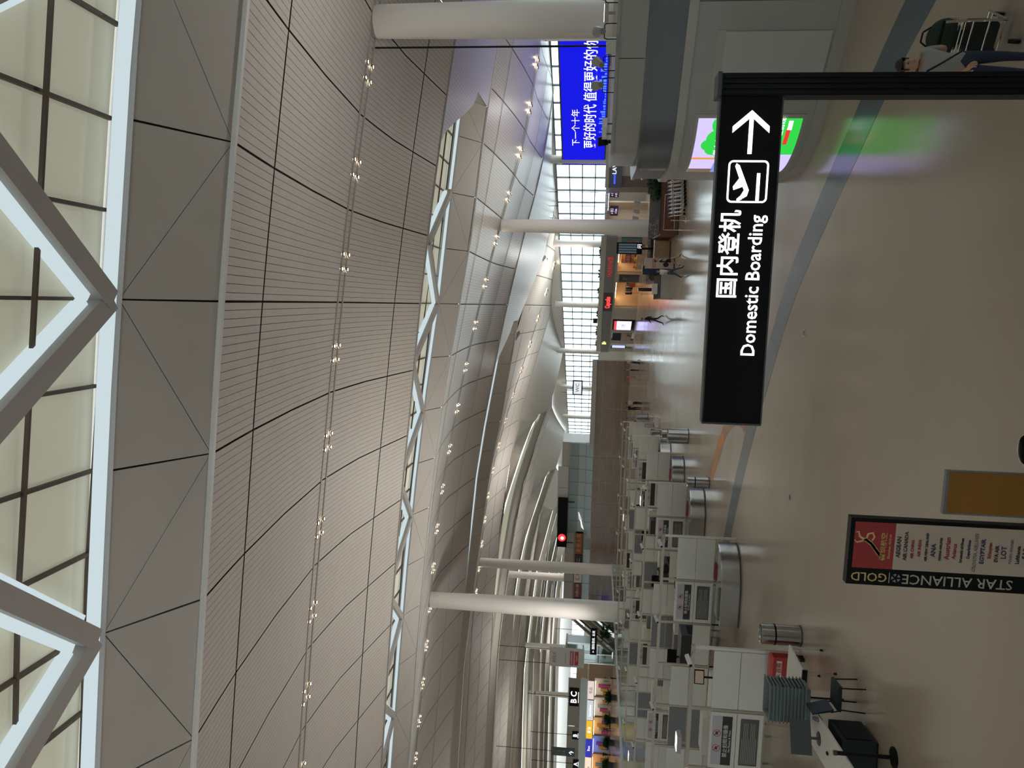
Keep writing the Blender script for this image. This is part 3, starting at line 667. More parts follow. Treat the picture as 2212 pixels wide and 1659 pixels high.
# ------------------------------------------------------------------ people
from mathutils.geometry import intersect_point_line
def person(label, loc, rotz, shirt, trousers, height=1.72, pose=None, skin=m_skin, hair=m_hair, shoe=m_shoe, long_hair=False, bare_legs=False, stripes=None, cap=None, fingers=False, group=None, short_sleeve=True, cat='person'):
    J = dict(pel=(0, 0, .95), sp=(0, 0, 1.12), ch=(0, 0, 1.31), nb=(0, .01, 1.44), nk=(0, 0, 1.505), hd=(0, -.02, 1.60), ht=(0, -.01, 1.665))
    for s, n in ((1, 'l'), (-1, 'r')):
        J['sh'+n] = (s*.175, 0, 1.405); J['el'+n] = (s*.225, .03, 1.13); J['wr'+n] = (s*.235, -.06, .90); J['ha'+n] = (s*.235, -.09, .815)
        J['hi'+n] = (s*.09, 0, .89); J['kn'+n] = (s*.10, -.015, .49); J['an'+n] = (s*.105, .02, .085); J['to'+n] = (s*.115, -.14, .035)
    if pose == 'walk': 
        J['knl'] = (.10, -.17, .51); J['anl'] = (.10, -.30, .10); J['tol'] = (.11, -.45, .06); J['knr'] = (-.10, .06, .49); J['anr'] = (-.10, .30, .16); J['tor'] = (-.105, .20, .04)
        J['ell'] = (.23, .14, 1.15); J['wrl'] = (.24, .10, .92); J['hal'] = (.24, .08, .84); J['elr'] = (-.23, -.06, 1.15); J['wrr'] = (-.22, -.24, .98); J['har'] = (-.22, -.30, .93)
    if pose == 'push':
        for s, n in ((1, 'l'), (-1, 'r')): J['el'+n] = (s*.24, -.06, 1.14); J['wr'+n] = (s*.20, -.30, 1.06); J['ha'+n] = (s*.19, -.38, 1.06)
    if isinstance(pose, dict): J.update(pose)
    Rr = dict(pel=(.155, .11), sp=(.145, .10), ch=(.165, .112), nb=(.075, .07), nk=(.055, .055), hd=(.078, .092), ht=(.066, .08), sh=(.066, .066), el=(.046, .046), wr=(.032, .03), ha=(.036, .022), hi=(.092, .1), kn=(.06, .062), an=(.042, .046), to=(.04, .032))
    E_ = [('pel', 'sp'), ('sp', 'ch'), ('ch', 'nb'), ('nb', 'nk'), ('nk', 'hd'), ('hd', 'ht')]
    for n in 'lr': E_ += [('ch', 'sh'+n), ('sh'+n, 'el'+n), ('el'+n, 'wr'+n), ('wr'+n, 'ha'+n), ('pel', 'hi'+n), ('hi'+n, 'kn'+n), ('kn'+n, 'an'+n), ('an'+n, 'to'+n)]
    if fingers:
        for n, s in (('l', 1), ('r', -1)):
            a = Vector(J['wr'+n]); h = Vector(J['ha'+n]); d = (h-a).normalized(); sd = d.cross(Vector((0, 0, 1))); sd = sd.normalized() if sd.length > .1 else Vector((1, 0, 0)); dn = d.cross(sd).normalized()
            if dn.z > 0: dn = -dn
            for k, (o, L_) in enumerate(((-.030, .062), (-.010, .074), (.010, .070), (.029, .055))):
                b = h+sd*o+d*.015; c = b+d*L_*.55+dn*.012; e = c+d*L_*.2+dn*L_*.45; f_ = e-d*.012+dn*.018
                for nm, p in (('a', b), ('b', c), ('c', e), ('d', f_)): J['f%d%s%s' % (k, nm, n)] = tuple(p); Rr['f%d%s' % (k, nm)] = (.010, .010)
                E_ += [('ha'+n, 'f%da%s' % (k, n)), ('f%da%s' % (k, n), 'f%db%s' % (k, n)), ('f%db%s' % (k, n), 'f%dc%s' % (k, n)), ('f%dc%s' % (k, n), 'f%dd%s' % (k, n))]
            b = a+(h-a)*.55-sd*.036*s; c = b+d*.035-sd*.02*s+dn*.015; e = c+d*.03+dn*.012
            for nm, p in (('a', b), ('b', c), ('c', e)): J['t%s%s' % (nm, n)] = tuple(p); Rr['t'+nm] = (.0115, .0115)
            E_ += [('wr'+n, 'ta'+n), ('ta'+n, 'tb'+n), ('tb'+n, 'tc'+n)]
    names = list(J); k = height/1.745
    me = bpy.data.meshes.new('body'); me.from_pydata([tuple(c*k for c in J[n]) for n in names], [(names.index(a), names.index(b)) for a, b in E_], [])
    ob = bpy.data.objects.new('body', me); COL.objects.link(ob)
    ob.modifiers.new('skin', 'SKIN'); ob.modifiers['skin'].use_smooth_shade = True
    for i, n in enumerate(names):
        key = n if n in Rr else n[:-1]; r = Rr[key]; sv = me.skin_vertices[0].data[i]; sv.radius = (r[0]*k, r[1]*k); sv.use_root = (n == 'pel')
    sb = ob.modifiers.new('sub', 'SUBSURF'); sb.levels = 1; sb.render_levels = 1
    dg = bpy.context.evaluated_depsgraph_get(); body = bpy.data.meshes.new_from_object(ob.evaluated_get(dg)); bpy.data.objects.remove(ob)
    body.materials.clear()
    for m_ in (skin, shirt, trousers, shoe, stripes or shirt): body.materials.append(m_)
    segs = [(Vector(J[a])*k, Vector(J[b])*k, a, b) for a, b in E_]
    def region(p):
        best = None
        for a, b, na, nb_ in segs:
            q, t = intersect_point_line(p, a, b); t = max(0, min(1, t)); q = a+(b-a)*t; d = (p-q).length
            if best is None or d < best[0]: best = (d, na, nb_, t)
        _, na, nb_, t = best
        if nb_ in ('nk', 'hd', 'ht') or na in ('nk', 'hd'): return 0
        if nb_[:2] in ('ha',) or nb_[0] in 'ft' and nb_[:2] != 'to': return 0
        if nb_[:2] == 'wr': return 0 if short_sleeve or t > .9 else 1
        if nb_[:2] == 'el': return 1 if not short_sleeve or t < .75 else 0
        if nb_[:2] == 'to' or (nb_[:2] == 'an' and t > .9): return 3
        if nb_[:2] == 'an': return 0 if bare_legs else 2
        if nb_[:2] == 'kn': return 0 if bare_legs and t > .55 else 2
        if nb_[:2] == 'hi' or (na == 'pel' and t < .25): return 2
        if stripes and int(p.z/.05) % 2: return 4
        return 1
    for p in body.polygons: p.material_index = region(p.center); p.use_smooth = True
    t_ = thing('person', label, cat, loc, rotz, group)
    link('body', body, t_)
    hc = (Vector(J['hd'])*.55+Vector(J['ht'])*.45)*k
    mb = MB(); mb.sphere((hc.x, hc.y+.014*k, hc.z+.018*k), .098*k, 16, 14, (.90, 1.0, 1.02)); keep = []
    for f in mb.f:
        c = sum((Vector(mb.v[i]) for i in f), Vector())/len(f)-hc
        if not (c.y < -.02*k and c.z < .055*k) and c.z > (-.16 if long_hair else -.075)*k: keep.append(f)
    mb.f = keep; mb.m = [0]*len(keep)
    if long_hair: mb.cbox((hc.x, hc.y+.075*k, hc.z-.10*k), (.15*k, .05*k, .22*k))
    part('hair', mb, hair, t_, smooth=True)
    if cap: mb = MB(); mb.sphere((hc.x, hc.y, hc.z+.03*k), .108*k, 12, 8, (1, 1.05, .8)); part('cap', mb, cap, t_, smooth=True)
    # face: nose, eyes, mouth, ears
    fz = -.098*k
    mb = MB(); mb.add([(hc.x, hc.y+fz-.02*k, hc.z-.035*k), (hc.x-.014*k, hc.y+fz+.012*k, hc.z-.042*k), (hc.x+.014*k, hc.y+fz+.012*k, hc.z-.042*k), (hc.x, hc.y+fz+.012*k, hc.z+.012*k)], [(0, 1, 3), (0, 3, 2), (0, 2, 1)]); part('nose', mb, skin, t_)
    for s in (-1, 1):
        mb = MB(); mb.sphere((hc.x+s*.032*k, hc.y-.088*k, hc.z+.004*k), .011*k, 8, 5); part('eye', mb, m_hair, t_)
        mb = MB(); mb.sphere((hc.x+s*.082*k, hc.y+.005*k, hc.z-.015*k), .024*k, 8, 6, (.35, .7, 1.2)); part('ear', mb, skin, t_)
    mb = MB(); mb.sphere((hc.x, hc.y-.092*k, hc.z-.068*k), .02*k, 8, 5, (1, .35, .3)); part('mouth', mb, M('lips', (.35, .13, .1), .5), t_)
    return t_
c_ = lambda n, r, g, b: M('cloth_'+n, (r, g, b), .85, noise=.08, nscale=20)
c_white = c_('white', .62, .60, .57); c_grey = c_('grey', .32, .31, .30); c_black = c_('black', .015, .015, .018); c_navy = c_('navy', .02, .03, .06); c_jean = c_('jeans', .06, .09, .14); c_blue = c_('blue', .08, .16, .35); c_pink = c_('pink', .55, .38, .34); c_tan = c_('tan', .45, .38, .30); c_red = c_('red', .35, .05, .05)
pm = person('person in a pale shirt and dark jeans beside the black sign post', (2.52, 10.12, 0), .25, c_grey, c_navy, 1.72, dict(elr=(-.24, -.02, 1.13), wrr=(-.20, -.22, 1.03), har=(-.19, -.30, 1.03), ell=(.27, .10, 1.14), wrl=(.33, .24, 1.06), hal=(.35, .32, 1.05)), fingers=True)
mb = MB(); mb.tube([(-.13, -.10, 1.40), (-.05, -.135, 1.25), (.10, -.13, 1.02)], .012, 6); part('strap', mb, m_black, pm, 'dark shoulder strap')
tr_ = thing('luggage_trolley', 'steel luggage trolley pushed by the person in the pale shirt', 'trolley', (3.06, 11.0, 0), 2.7)
def trolley_parts(t_):
    mb = MB()
    for s in (-.25, .25): mb.tube([(s, .32, 1.02), (s, .28, .9), (s, .18, .22), (s, -.5, .16)], .016, 6)
    mb.tube([(-.25, -.5, .16), (.25, -.5, .16)], .016, 6)
    for y in (-.35, -.15, .05): mb.tube([(-.25, y, .18), (.25, y, .18)], .01, 6)
    for z in (.45, .65): mb.tube([(-.25, .22+.1*(z-.22)/.7, z), (.25, .22+.1*(z-.22)/.7, z)], .01, 6)
    part('frame', mb, m_chrome, t_)
    mb = MB(); mb.cyl((-.27, .33, 1.02), (.27, .33, 1.02), .02, .02, 8); part('handle', mb, m_black, t_)
    mb = MB()
    for s in (-.24, .24): mb.tube([(s, .24, .80), (s, -.02, .82)], .010, 6)
    for y in (-.02, .08, .18): mb.tube([(-.24, y, .815), (-.24, y, .70), (.24, y, .70), (.24, y, .815)], .007, 5)
    part('basket', mb, m_chrome, t_)
    for x, y in ((-.22, -.46), (.22, -.46), (0, .2)):
        mb = MB(); mb.cyl((x-.02, y, .07), (x+.02, y, .07), .07, .07, 12); part('wheel', mb, m_black, t_)
trolley_parts(tr_)
m_bag = c_('luggage', .012, .017, .014)
def suitcase(label, loc, rotz, d, mat):
    t_ = thing('suitcase', label, 'suitcase', loc, rotz); w_, b_, h_ = d
    mb = MB(); P = rrect(-w_/2, w_/2, 0, h_, .05, 3); n = len(P); mb.add([(x, -b_/2, z) for x, z in P]+[(x, b_/2, z) for x, z in P], [tuple(range(n)), tuple(range(2*n-1, n-1, -1))]+[(i, n+i, n+(i+1) % n, (i+1) % n) for i in range(n)]); part('shell', mb, mat, t_)
    mb = MB(); mb.tube([(-.08, 0, h_), (-.08, 0, h_+.05), (.08, 0, h_+.05), (.08, 0, h_)], .012, 6); part('handle', mb, m_black, t_)
    mb = MB()
    for k in range(1, 4): mb.box(-w_/2+w_*k/4-.01, -w_/2+w_*k/4+.01, -b_/2-.008, -b_/2, .06, h_-.06)
    part('ribs', mb, m_black, t_)
    return t_
suitcase('large dark suitcase standing low on the trolley by the sign post', (3.12, 11.13, .20), 2.7, (.40, .26, .34), m_bag)
t_ = thing('duffel_bag', 'soft dark green duffel bag on top of the suitcase by the sign post', 'bag', (3.12, 11.13, .60), 2.7)
mb = MB(); mb.sphere((0, 0, .20), .22, 16, 10, (1.05, .8, .95)); part('bag_body', mb, c_('bag_green', .015, .03, .02), t_, smooth=True); mb = MB(); mb.tube([(-.12, 0, .38), (-.06, 0, .47), (.06, 0, .47), (.12, 0, .38)], .012, 6); part('carry_handle', mb, m_black, t_)
# ------------------------------------------------------------------ security lanes
LY = [18.1, 26.4, 34.7, 42.6, 50.0, 57.2, 63.4]
LX = [-9.05, -9.12, -9.5, -9.95, -10.6, -11.5, -12.3]
NB = [2, 6, 9, 11, 11, 11, 10]
BW = 1.6
ORD = [n+' from the white table' for n in ('first', 'second', 'third', 'fourth', 'fifth', 'sixth', 'seventh')]
CCTV = None
def prohib(mb_ring, mb_blk, cx_, cz_, r, y):
    n = 18
    for i in range(n):
        a, b = 2*PI*i/n, 2*PI*(i+1)/n
        mb_ring.add([(cx_+r*math.cos(a), y, cz_+r*math.sin(a)), (cx_+r*math.cos(b), y, cz_+r*math.sin(b)), (cx_+r*.84*math.cos(b), y, cz_+r*.84*math.sin(b)), (cx_+r*.84*math.cos(a), y, cz_+r*.84*math.sin(a))], [(0, 1, 2, 3)])
    c = .707*r*.9; q = .06*r*1.2
    mb_ring.add([(cx_-c-q, y-.001, cz_+c-q), (cx_-c+q, y-.001, cz_+c+q), (cx_+c+q, y-.001, cz_-c+q), (cx_+c-q, y-.001, cz_-c-q)], [(0, 1, 2, 3)])
    mb_blk.box(cx_-r*.42, cx_+r*.42, y+.001, y+.003, cz_-r*.3, cz_+r*.26); mb_blk.box(cx_-r*.15, cx_+r*.2, y+.001, y+.003, cz_+r*.26, cz_+r*.42)
def panel_sign(par, x0, x1, simple):
    # print on the two panels: lilac notice with two prohibition marks, black strip, small print sheet
    yf = -.052; t = 'lane'
    mb = MB(); mb.box(x0+.10, x1-.10, yf, yf+.012, 1.68, 1.92); part('notice', mb, m_lilac, par, 'lilac notice with two red prohibition marks')
    mb = MB(); mb.box(x0+.10, x1-.10, yf, yf+.012, 1.44, 1.68); part('notice_strip', mb, m_blkprint, par, 'black strip with white lettering')
    mb = MB(); mb.box(x0+.13, x1-.13, yf, yf+.012, .80, 1.24); part('rules_sheet', mb, m_brnprint, par, 'dark sheet of small print')
    xm = (x0+x1)/2
    for dx in (-.20, .20):
        ring, blk = MB(), MB(); prohib(ring, blk, xm+dx, 1.80, .095, yf-.002)
        part('prohibition_mark', ring, m_redprint, par); part('pictogram', blk, m_blkprint, par)
    if not simple:
        letter('禁止拍照和摄像', .125, m_txtwhite, par, (xm, yf-.002, 1.585)); letter('No Photos & Video', .075, m_txtwhite, par, (xm, yf-.002, 1.49))
        mb = MB()
        for r in range(9):
            L_ = (x1-x0-.36)*(.95 if r % 4 else .6); mb.box(x0+.18, x0+.18+L_, yf-.003, yf-.001, 1.185-.042*r, 1.20-.042*r)
        part('small_print', mb, m_txtgrey, par)
for i, (ly, lx, nb) in enumerate(zip(LY, LX, NB)):
    ln = thing('security_lane', 'white panelled security lane with tubular gantry, '+ORD[i], 'security lane', (lx, ly, 0))
    W_ = nb*BW
    mb = MB(); mb.box(-W_, .045, -.045, .045, 2.44, 2.53); part('beam', mb, m_lanepost, ln)
    for k in range(nb+1):
        z0_ = 0 if k == 0 else .70
        mb = MB(); mb.box(-k*BW-.035, -k*BW+.035, -.035, .035, z0_, 2.44); part('post', mb, m_lanepost if k else m_white, ln)
    for k in range(nb):
        xa, xb = -(k+1)*BW+.05, -k*BW-.05
        kind = ('plain', 'sign', 'open', 'plain', 'cab', 'plain', 'open', 'sign', 'plain', 'cab', 'plain', 'plain')[k] if k < 12 else 'plain'
        if kind == 'open': 
            mb = MB(); mb.box(xa, xb, -.02, .02, .70, 1.30); part('panel', mb, m_lane, ln); continue
        mt = m_cab if kind == 'cab' else m_lane
        mb = MB(); mb.box(xa, xb, -.04, .04, 1.345, 1.97); part('panel', mb, mt, ln); mb = MB(); mb.box(xa, xb, -.04, .04, .70, 1.325); part('panel', mb, mt, ln)
        if kind == 'sign': panel_sign(ln, xa, xb, i > 2)
    # lower frame rail
    mb = MB(); mb.box(-W_, 0, -.03, .03, .66, .70); part('lower_rail', mb, m_lanepost, ln)
    for k in range(1, nb+1):
        mb = MB(); mb.box(-k*BW-.02, -k*BW+.02, -.02, .02, 0, .66); part('leg', mb, m_black, ln)
    # cameras on short arms of the gantry
    for x in [-.12]+[-2.9-3.3*k for k in range(int(W_/3.4))]:
        if -x > W_: continue
        cm = part('camera_arm', MB().bar((x, -.05, 2.50), (x-.05, -.35, 2.62), .025, .025), m_lanepost, ln)
        mb = MB(); mb.bar((x-.12, -.46, 2.60), (x+.04, -.28, 2.68), .10, .09); part('camera', mb, m_white, cm); mb = MB(); mb.cyl((x-.122, -.462, 2.598), (x-.15, -.49, 2.585), .035, .035, 8); part('lens', mb, m_black, cm)
    # short white monitor arms and inner equipment seen over the panels
    # curved steel counter in front of the lane end
    st = thing('steel_counter', 'low rounded stainless counter under the lane '+ORD[i], 'counter', (lx, ly, 0))
    R_ = 1.35; pts = [(-.10, -.10)] + [(-.10-R_+R_*math.cos(a), -.10-.0-R_*.95*math.sin(a)) for a in [PI/2*j/10 for j in range(1, 11)]] + [(-2.6, -1.38)]
    if i: 
        pts_in = [(p[0]-.02, p[1]+.5) for p in reversed(pts)]
        poly = pts + [(-2.6, -.12), (-.12, -.12)]
        mb = MB(); mb.prism(poly, .03, .62); part('body', mb, m_steel, st, smooth=True)
        mb = MB(); mb.prism([(x*1.0+(.02 if x > -1 else 0), y-.02) for x, y in poly], 0, .04); part('kick_strip', mb, m_darkgrey, st)
        mb = MB(); mb.prism(poly, .62, .65); part('counter_top', mb, m_chrome, st)
    else: bpy.data.objects.remove(st)
    if i:
        bx = thing('fire_box', 'red box lid on the steel counter of the lane '+ORD[i], 'fire box', (lx-1.15, ly-.10, .655))
        mb = MB(); mb.box(-.30, .30, -.0, .05, -.0, .02); mb.v = mb.v; 
        mb = MB(); mb.hexa([(-.32, -.2, 0), (.32, -.2, 0), (.32, .0, 0), (-.32, .0, 0), (-.25, -.12, .06), (.25, -.12, .06), (.25, 0, .06), (-.25, 0, .06)]); part('lid', mb, M('fire_red_dark', (.24, .03, .03), .5), bx)
gp = thing('glass_partition', 'long glass partition with steel top rail closing the rear of the lanes', 'partition', (-29.7, 40., 0))
for k in range(18):
    mb = MB(); mb.box(-.012, .012, 2.*k+.06, 2.*k+1.94, .12, 2.44); part('pane', mb, m_clear, gp)
    mb = MB(); mb.box(-.04, .04, 2.*k-.04, 2.*k+.04, 0, 2.44); part('post', mb, m_lanepost, gp)
mb = MB(); mb.box(-.07, .07, -.1, 36.1, 2.44, 2.58); part('top_rail', mb, M('rail_pale', (.50, .53, .54), .35, .4), gp); mb = MB(); mb.box(-.05, .05, -.1, 36.1, 0, .12); part('bottom_rail', mb, m_darkgrey, gp)
# aisle floor tapes
ribbon([(-9.0, 33.6), (-7.3, 31.2), (-6.2, 30.2), (-5.4, 28.9), (-5.0, 27.6), (-4.9, 26.4), (-5.3, 25.2)], .7, .003, m_red, 'red_tape_line', 'faded red tape line', seg=4)
ribbon([(-6.3, 30.1), (-6.9, 31.2), (-8.6, 32.3)], .5, .005, m_orange, 'orange_tape_line', 'orange tape line', seg=4)
# ------------------------------------------------------------------ bins
def bin_(label, loc, r, h, band=True, group=None):
    t_ = thing('litter_bin', label, 'litter bin', (loc[0], loc[1], 0), 0, group)
    mb = MB(); mb.lathe([(r*.0, .02), (r, .02), (r, h), (r*.93, h), (r*.90, h-.02), (r*.86, h*.55), (0, h*.55)], n=28); part('drum', mb, m_steel, t_, smooth=True)
    mb = MB(); mb.lathe([(r*1.0, 0), (r*1.03, 0), (r*1.03, .03), (r, .03)], n=28); part('base_ring', mb, m_darkgrey, t_)
    if band: mb = MB(); mb.lathe([(r*1.0, h*.64), (r*1.025, h*.64), (r*1.025, h*.685), (r, h*.685)], n=28); part('band', mb, m_black, t_)
    mb = MB(); mb.cyl((0, 0, h*.55), (0, 0, h*.56), r*.85, r*.85, 20); part('inner', mb, m_black, t_)
    return t_
bin_('shiny steel open-topped bin beside the red fire box', (-8.56, 18.05), .245, .93)
bin_('tall steel bin with black band before the third security lane', (-8.94, 33.0), .24, .93)
bin_('wide steel drum bin with one dark top ring near the fourth lane', (-8.6, 40.9), .40, 1.06, False)
bin_('small steel bin with black band half behind the wide drum bin', (-9.45, 45.6), .28, .95)
bin_('steel bin standing by the queueing people', (-13.1, 70.0), .35, 1.0, False); bin_('short steel bin with black band by the furthest lane', (-13.3, 68.0), .28, .8)
# ------------------------------------------------------------------ table, trays, fire box and equipment at the first lane
tb = thing('folding_table', 'long white folding table with blue tape in front of the first lane', 'table', (-8.42, 13.2, 0), .12)
mb = MB(); mb.box(-.36, .36, -1.75, 1.75, .72, .75); part('tabletop', mb, m_white, tb)
mb = MB(); mb.box(.02, .12, -1.75, -.75, .7505, .752); part('blue_tape', mb, M('tape_blue', (.03, .13, .45), .5), tb, 'blue tape strip')
for x in (-.3, .3):
    for y in (-1.6, -.1, 1.6): mb = MB(); mb.cyl((x, y, 0), (x, y, .72), .02, .02, 8); part('leg', mb, m_black, tb)
tr0 = thing('tray_stack_dolly', 'low grey dolly board under the tray stack', 'dolly', (-8.6, 14.6, .752), .12) if False else None
base_t = None
def tray_mesh():
    mb = MB(); o = [(-.36, -.25), (.36, -.25), (.36, .25), (-.36, .25)]; i_ = [(-.31, -.20), (.31, -.20), (.31, .20), (-.31, .20)]
    v = [(x, y, .10) for x, y in o]+[(x*.88, y*.86, 0) for x, y in o]+[(x*.96, y*.95, .10) for x, y in o]+[(x*.86, y*.83, .008) for x, y in o]
    f = [(3, 2, 1, 0)] if False else []
    for k in range(4):
        j = (k+1) % 4; f += [(k, j, 4+j, 4+k), (k, 8+k, 8+j, j), (8+k, 12+k, 12+j, 8+j)]
    f += [(4, 5, 6, 7), (15, 14, 13, 12)]; mb.add(v, f); mb.box(-.37, .37, -.26, -.245, .085, .105); mb.box(-.37, .37, .245, .26, .085, .105); mb.box(-.37, -.355, -.26, .26, .085, .105); mb.box(.355, .37, -.26, .26, .085, .105)
    return mb.mesh('tray', m_tray)
tm = tray_mesh()
for k in range(11):
    o = link('security_tray', tm, None, (-8.28+random.uniform(-.008, .008), 14.62, .755+.0680*k), .12+PI/2*0+random.uniform(-.02, .02)); tag(o, 'grey plastic security tray in the tall stack on the white table', 'tray', 'stacked security trays')
mn = thing('monitor', 'dark thin monitor seen from behind on the white table', 'monitor', (-8.52, 13.75, .752), .5)
mb = MB(); mb.cyl((0, 0, 0), (0, 0, .015), .13, .12, 16); part('foot', mb, m_darkgrey, mn); mb = MB(); mb.bar((0, 0, 0), (0, .03, .25), .05, .02); part('neck', mb, m_darkgrey, mn); mb = MB(); mb.hexa([(-.30, -.01, .14), (.30, -.01, .14), (.30, .03, .14), (-.30, .03, .14), (-.30, .06, .50), (.30, .06, .50), (.30, .09, .50), (-.30, .09, .50)]); part('screen', mb, m_darkgrey, mn)
mb = MB(); mb.sphere((0, 0, .018), .05, 10, 6, (.65, 1, .36)); solo('computer_mouse', mb, m_black, 'black computer mouse on the white table', 'mouse', smooth=True, loc=(-8.45, 13.2, .752))
mb = MB(); mb.box(-.03, .03, -.13, .13, 0, .05); solo('card_reader', mb, M('reader_grey', (.2, .19, .2), .4), 'grey handheld reader lying on the white table', 'reader', loc=(-8.25, 13.95, .752), rotz=.4)
st = thing('crowd_barrier_post', 'black barrier post on a round base beside the white table', 'barrier post', (-7.85, 12.3, 0)); mb = MB(); mb.lathe([(0, 0), (.17, 0), (.17, .02), (.04, .045), (0, .045)], n=24); part('base', mb, m_black, st, smooth=True); mb = MB(); mb.cyl((0, 0, .04), (0, 0, .92), .035, .035, 14); part('pole', mb, m_black, st); mb = MB(); mb.cyl((0, 0, .92), (0, 0, .97), .042, .042, 14); part('cap', mb, m_darkgrey, st)
fb = thing('fire_box', 'red fire extinguisher box with white lettering panels under the nearest lane', 'fire box', (-9.30, 17.62, .12))
mb = MB(); mb.hexa([(-.32, -.12, 0), (.42, -.12, 0), (.42, .12, 0), (-.32, .12, 0), (-.32, -.12, .60), (.42, -.12, .60), (.42, .12, .60), (-.32, .12, .60)]); part('body', mb, m_redbox, fb); mb = MB(); mb.hexa([(-.34, -.13, .60), (.44, -.13, .60), (.44, .13, .60), (-.34, .13, .60), (-.30, -.06, .66), (.40, -.06, .66), (.40, .13, .66), (-.30, .13, .66)]); part('lid', mb, M('fire_red_light', (.55, .08, .07), .4), fb)
mb = MB(); mb.box(-.26, .34, -.128, -.12, .40, .52); part('label_plate', mb, m_white, fb); mb = MB(); mb.box(-.26, .34, -.128, -.12, .10, .22); part('label_plate', mb, m_white, fb); letter('灭火器箱', .13, m_redprint, fb, (.04, -.132, .46)); letter('119', .10, m_redprint, fb, (.04, -.132, .16))
for s in (-.28, .38):
    mb = MB(); mb.box(s-.03, s+.03, -.1, .1, -.12, 0); part('foot', mb, m_black, fb)
rt = thing('roller_table', 'small white roller table with thin steel legs beside the tray stack', 'table', (-8.35, 15.85, 0)); mb = MB(); mb.box(-.4, .35, -.55, .55, .66, .70); part('tabletop', mb, m_white, rt); mb = MB(); mb.box(-.42, .37, -.6, -.55, .60, .70); part('edge_rail', mb, m_black, rt)
for x in (-.3, .3):
    for y in (-.5, .5):
        mb = MB(); mb.cyl((x, y, .06), (x, y, .66), .014, .014, 8); part('leg', mb, m_chrome, rt); mb = MB(); mb.cyl((x, y, 0), (x, y, .06), .03, .02, 10); part('foot', mb, m_black, rt)
def chair(label, loc, rz_, mat):
    t_ = thing('chair', label, 'chair', loc, rz_); mb = MB(); mb.box(-.24, .24, -.23, .23, .42, .48); part('seat', mb, mat, t_); mb = MB(); mb.hexa([(-.23, .20, .55), (.23, .20, .55), (.23, .24, .55), (-.23, .24, .55), (-.22, .30, .92), (.22, .30, .92), (.22, .33, .92), (-.22, .33, .92)]); part('backrest', mb, mat, t_)
    for s in (-.22, .22):
        mb = MB(); mb.tube([(s, .22, .44), (s, .26, .60)], .012, 6); part('back_support', mb, m_black, t_)
        for y in (-.2, .2): mb = MB(); mb.tube([(s, y, .42), (s*1.08, y*1.1, 0)], .013, 6); part('leg', mb, m_black, t_)
c_chair = M('chair_teal', (.012, .022, .022), .5, spec=.3)
chair('dark green padded chair tucked under the white table', (-7.72, 13.95, 0), 1.7, c_chair)
t_ = thing('equipment_cabinet', 'dark green equipment cabinet under the white table', 'cabinet', (-8.35, 13.3, 0), .12); mb = MB(); mb.box(-.25, .3, -.4, .4, .04, .62); part('body', mb, c_chair, t_); mb = MB(); mb.box(.30, .315, -.35, .35, .10, .55); part('door', mb, m_black, t_); mb = MB(); mb.box(-.2, .25, -.35, .35, 0, .04); part('base', mb, m_black, t_)
# scanner and operator desk behind the first lane
def xray(label, loc, L_=2.2):
    t_ = thing('xray_scanner', label, 'scanner', loc); mb = MB(); mb.box(-L_/2, L_/2, -.5, .5, .35, 1.45); part('housing', mb, m_darkgrey, t_); mb = MB(); mb.box(-L_/2-1.2, L_/2+1.2, -.35, .35, .60, .68); part('conveyor', mb, m_black, t_)
    mb = MB(); mb.box(-L_/2-.01, -L_/2, -.36, .36, .70, 1.2); part('curtain', mb, m_black, t_); mb = MB(); mb.box(L_/2, L_/2+.01, -.36, .36, .70, 1.2); part('curtain', mb, m_black, t_)
    for x in (-L_/2-1.1, -L_/2+.1, L_/2-.1, L_/2+1.1):
        for y in (-.3, .3): mb = MB(); mb.cyl((x, y, 0), (x, y, .6), .03, .03, 8); part('leg', mb, m_cab, t_)
    mb = MB(); mb.box(-.3, .3, -.12, -.08, 1.55, 1.9); mb.box(-.03, .03, -.1, -.06, 1.45, 1.55); part('monitor', mb, m_black, t_)
    return t_
for i, (ly, lx) in enumerate(zip(LY[:5], LX[:5])): xray('dark X-ray baggage scanner behind the lane '+ORD[i], (lx-5.6, ly+2.2, 0))
def desk_screen(label, loc, rz_, h=1.7):
    t_ = thing('screen_on_stand', label, 'monitor', loc, rz_); mb = MB(); mb.cyl((0, 0, 0), (0, 0, h), .03, .03, 8); part('pole', mb, m_black, t_); mb = MB(); mb.box(-.20, .20, -.03, .02, h, h+.28); part('screen', mb, m_black, t_); mb = MB(); mb.box(-.175, .175, -.034, -.03, h+.025, h+.255); part('display', mb, emis('xray_display', (.55, .42, .30), .3), t_); mb = MB(); mb.cyl((0, 0, 0), (0, 0, .03), .2, .2, 16); part('base', mb, m_black, t_)
desk_screen('small orange-tinted screen on a stand behind the nearest lane', (-11.4, 21.0, 0), .2, 1.7); desk_screen('small pale screen on a stand behind the second lane', (-11.7, 28.5, 0), .1, 1.5)
# inner wall of tall white/grey counters running behind each lane
for i in range(6):
    ly, lx, nb = LY[i], LX[i], NB[i]; y_ = (ly+LY[i+1])/2+.9
    t_ = thing('counter_row', 'row of white and grey cupboards behind the lane '+ORD[i], 'counter', (lx-3.4, y_, 0))
    n = min(int(nb*1.1), 8)
    for k in range(n):
        mb = MB(); mb.box(-(k+1)*1.3+.02, -k*1.3-.02, -.3, .3, 0, 1.35 if k % 3 else 1.15); part('cupboard', mb, m_cab if k % 4 == 2 else m_lane, t_)
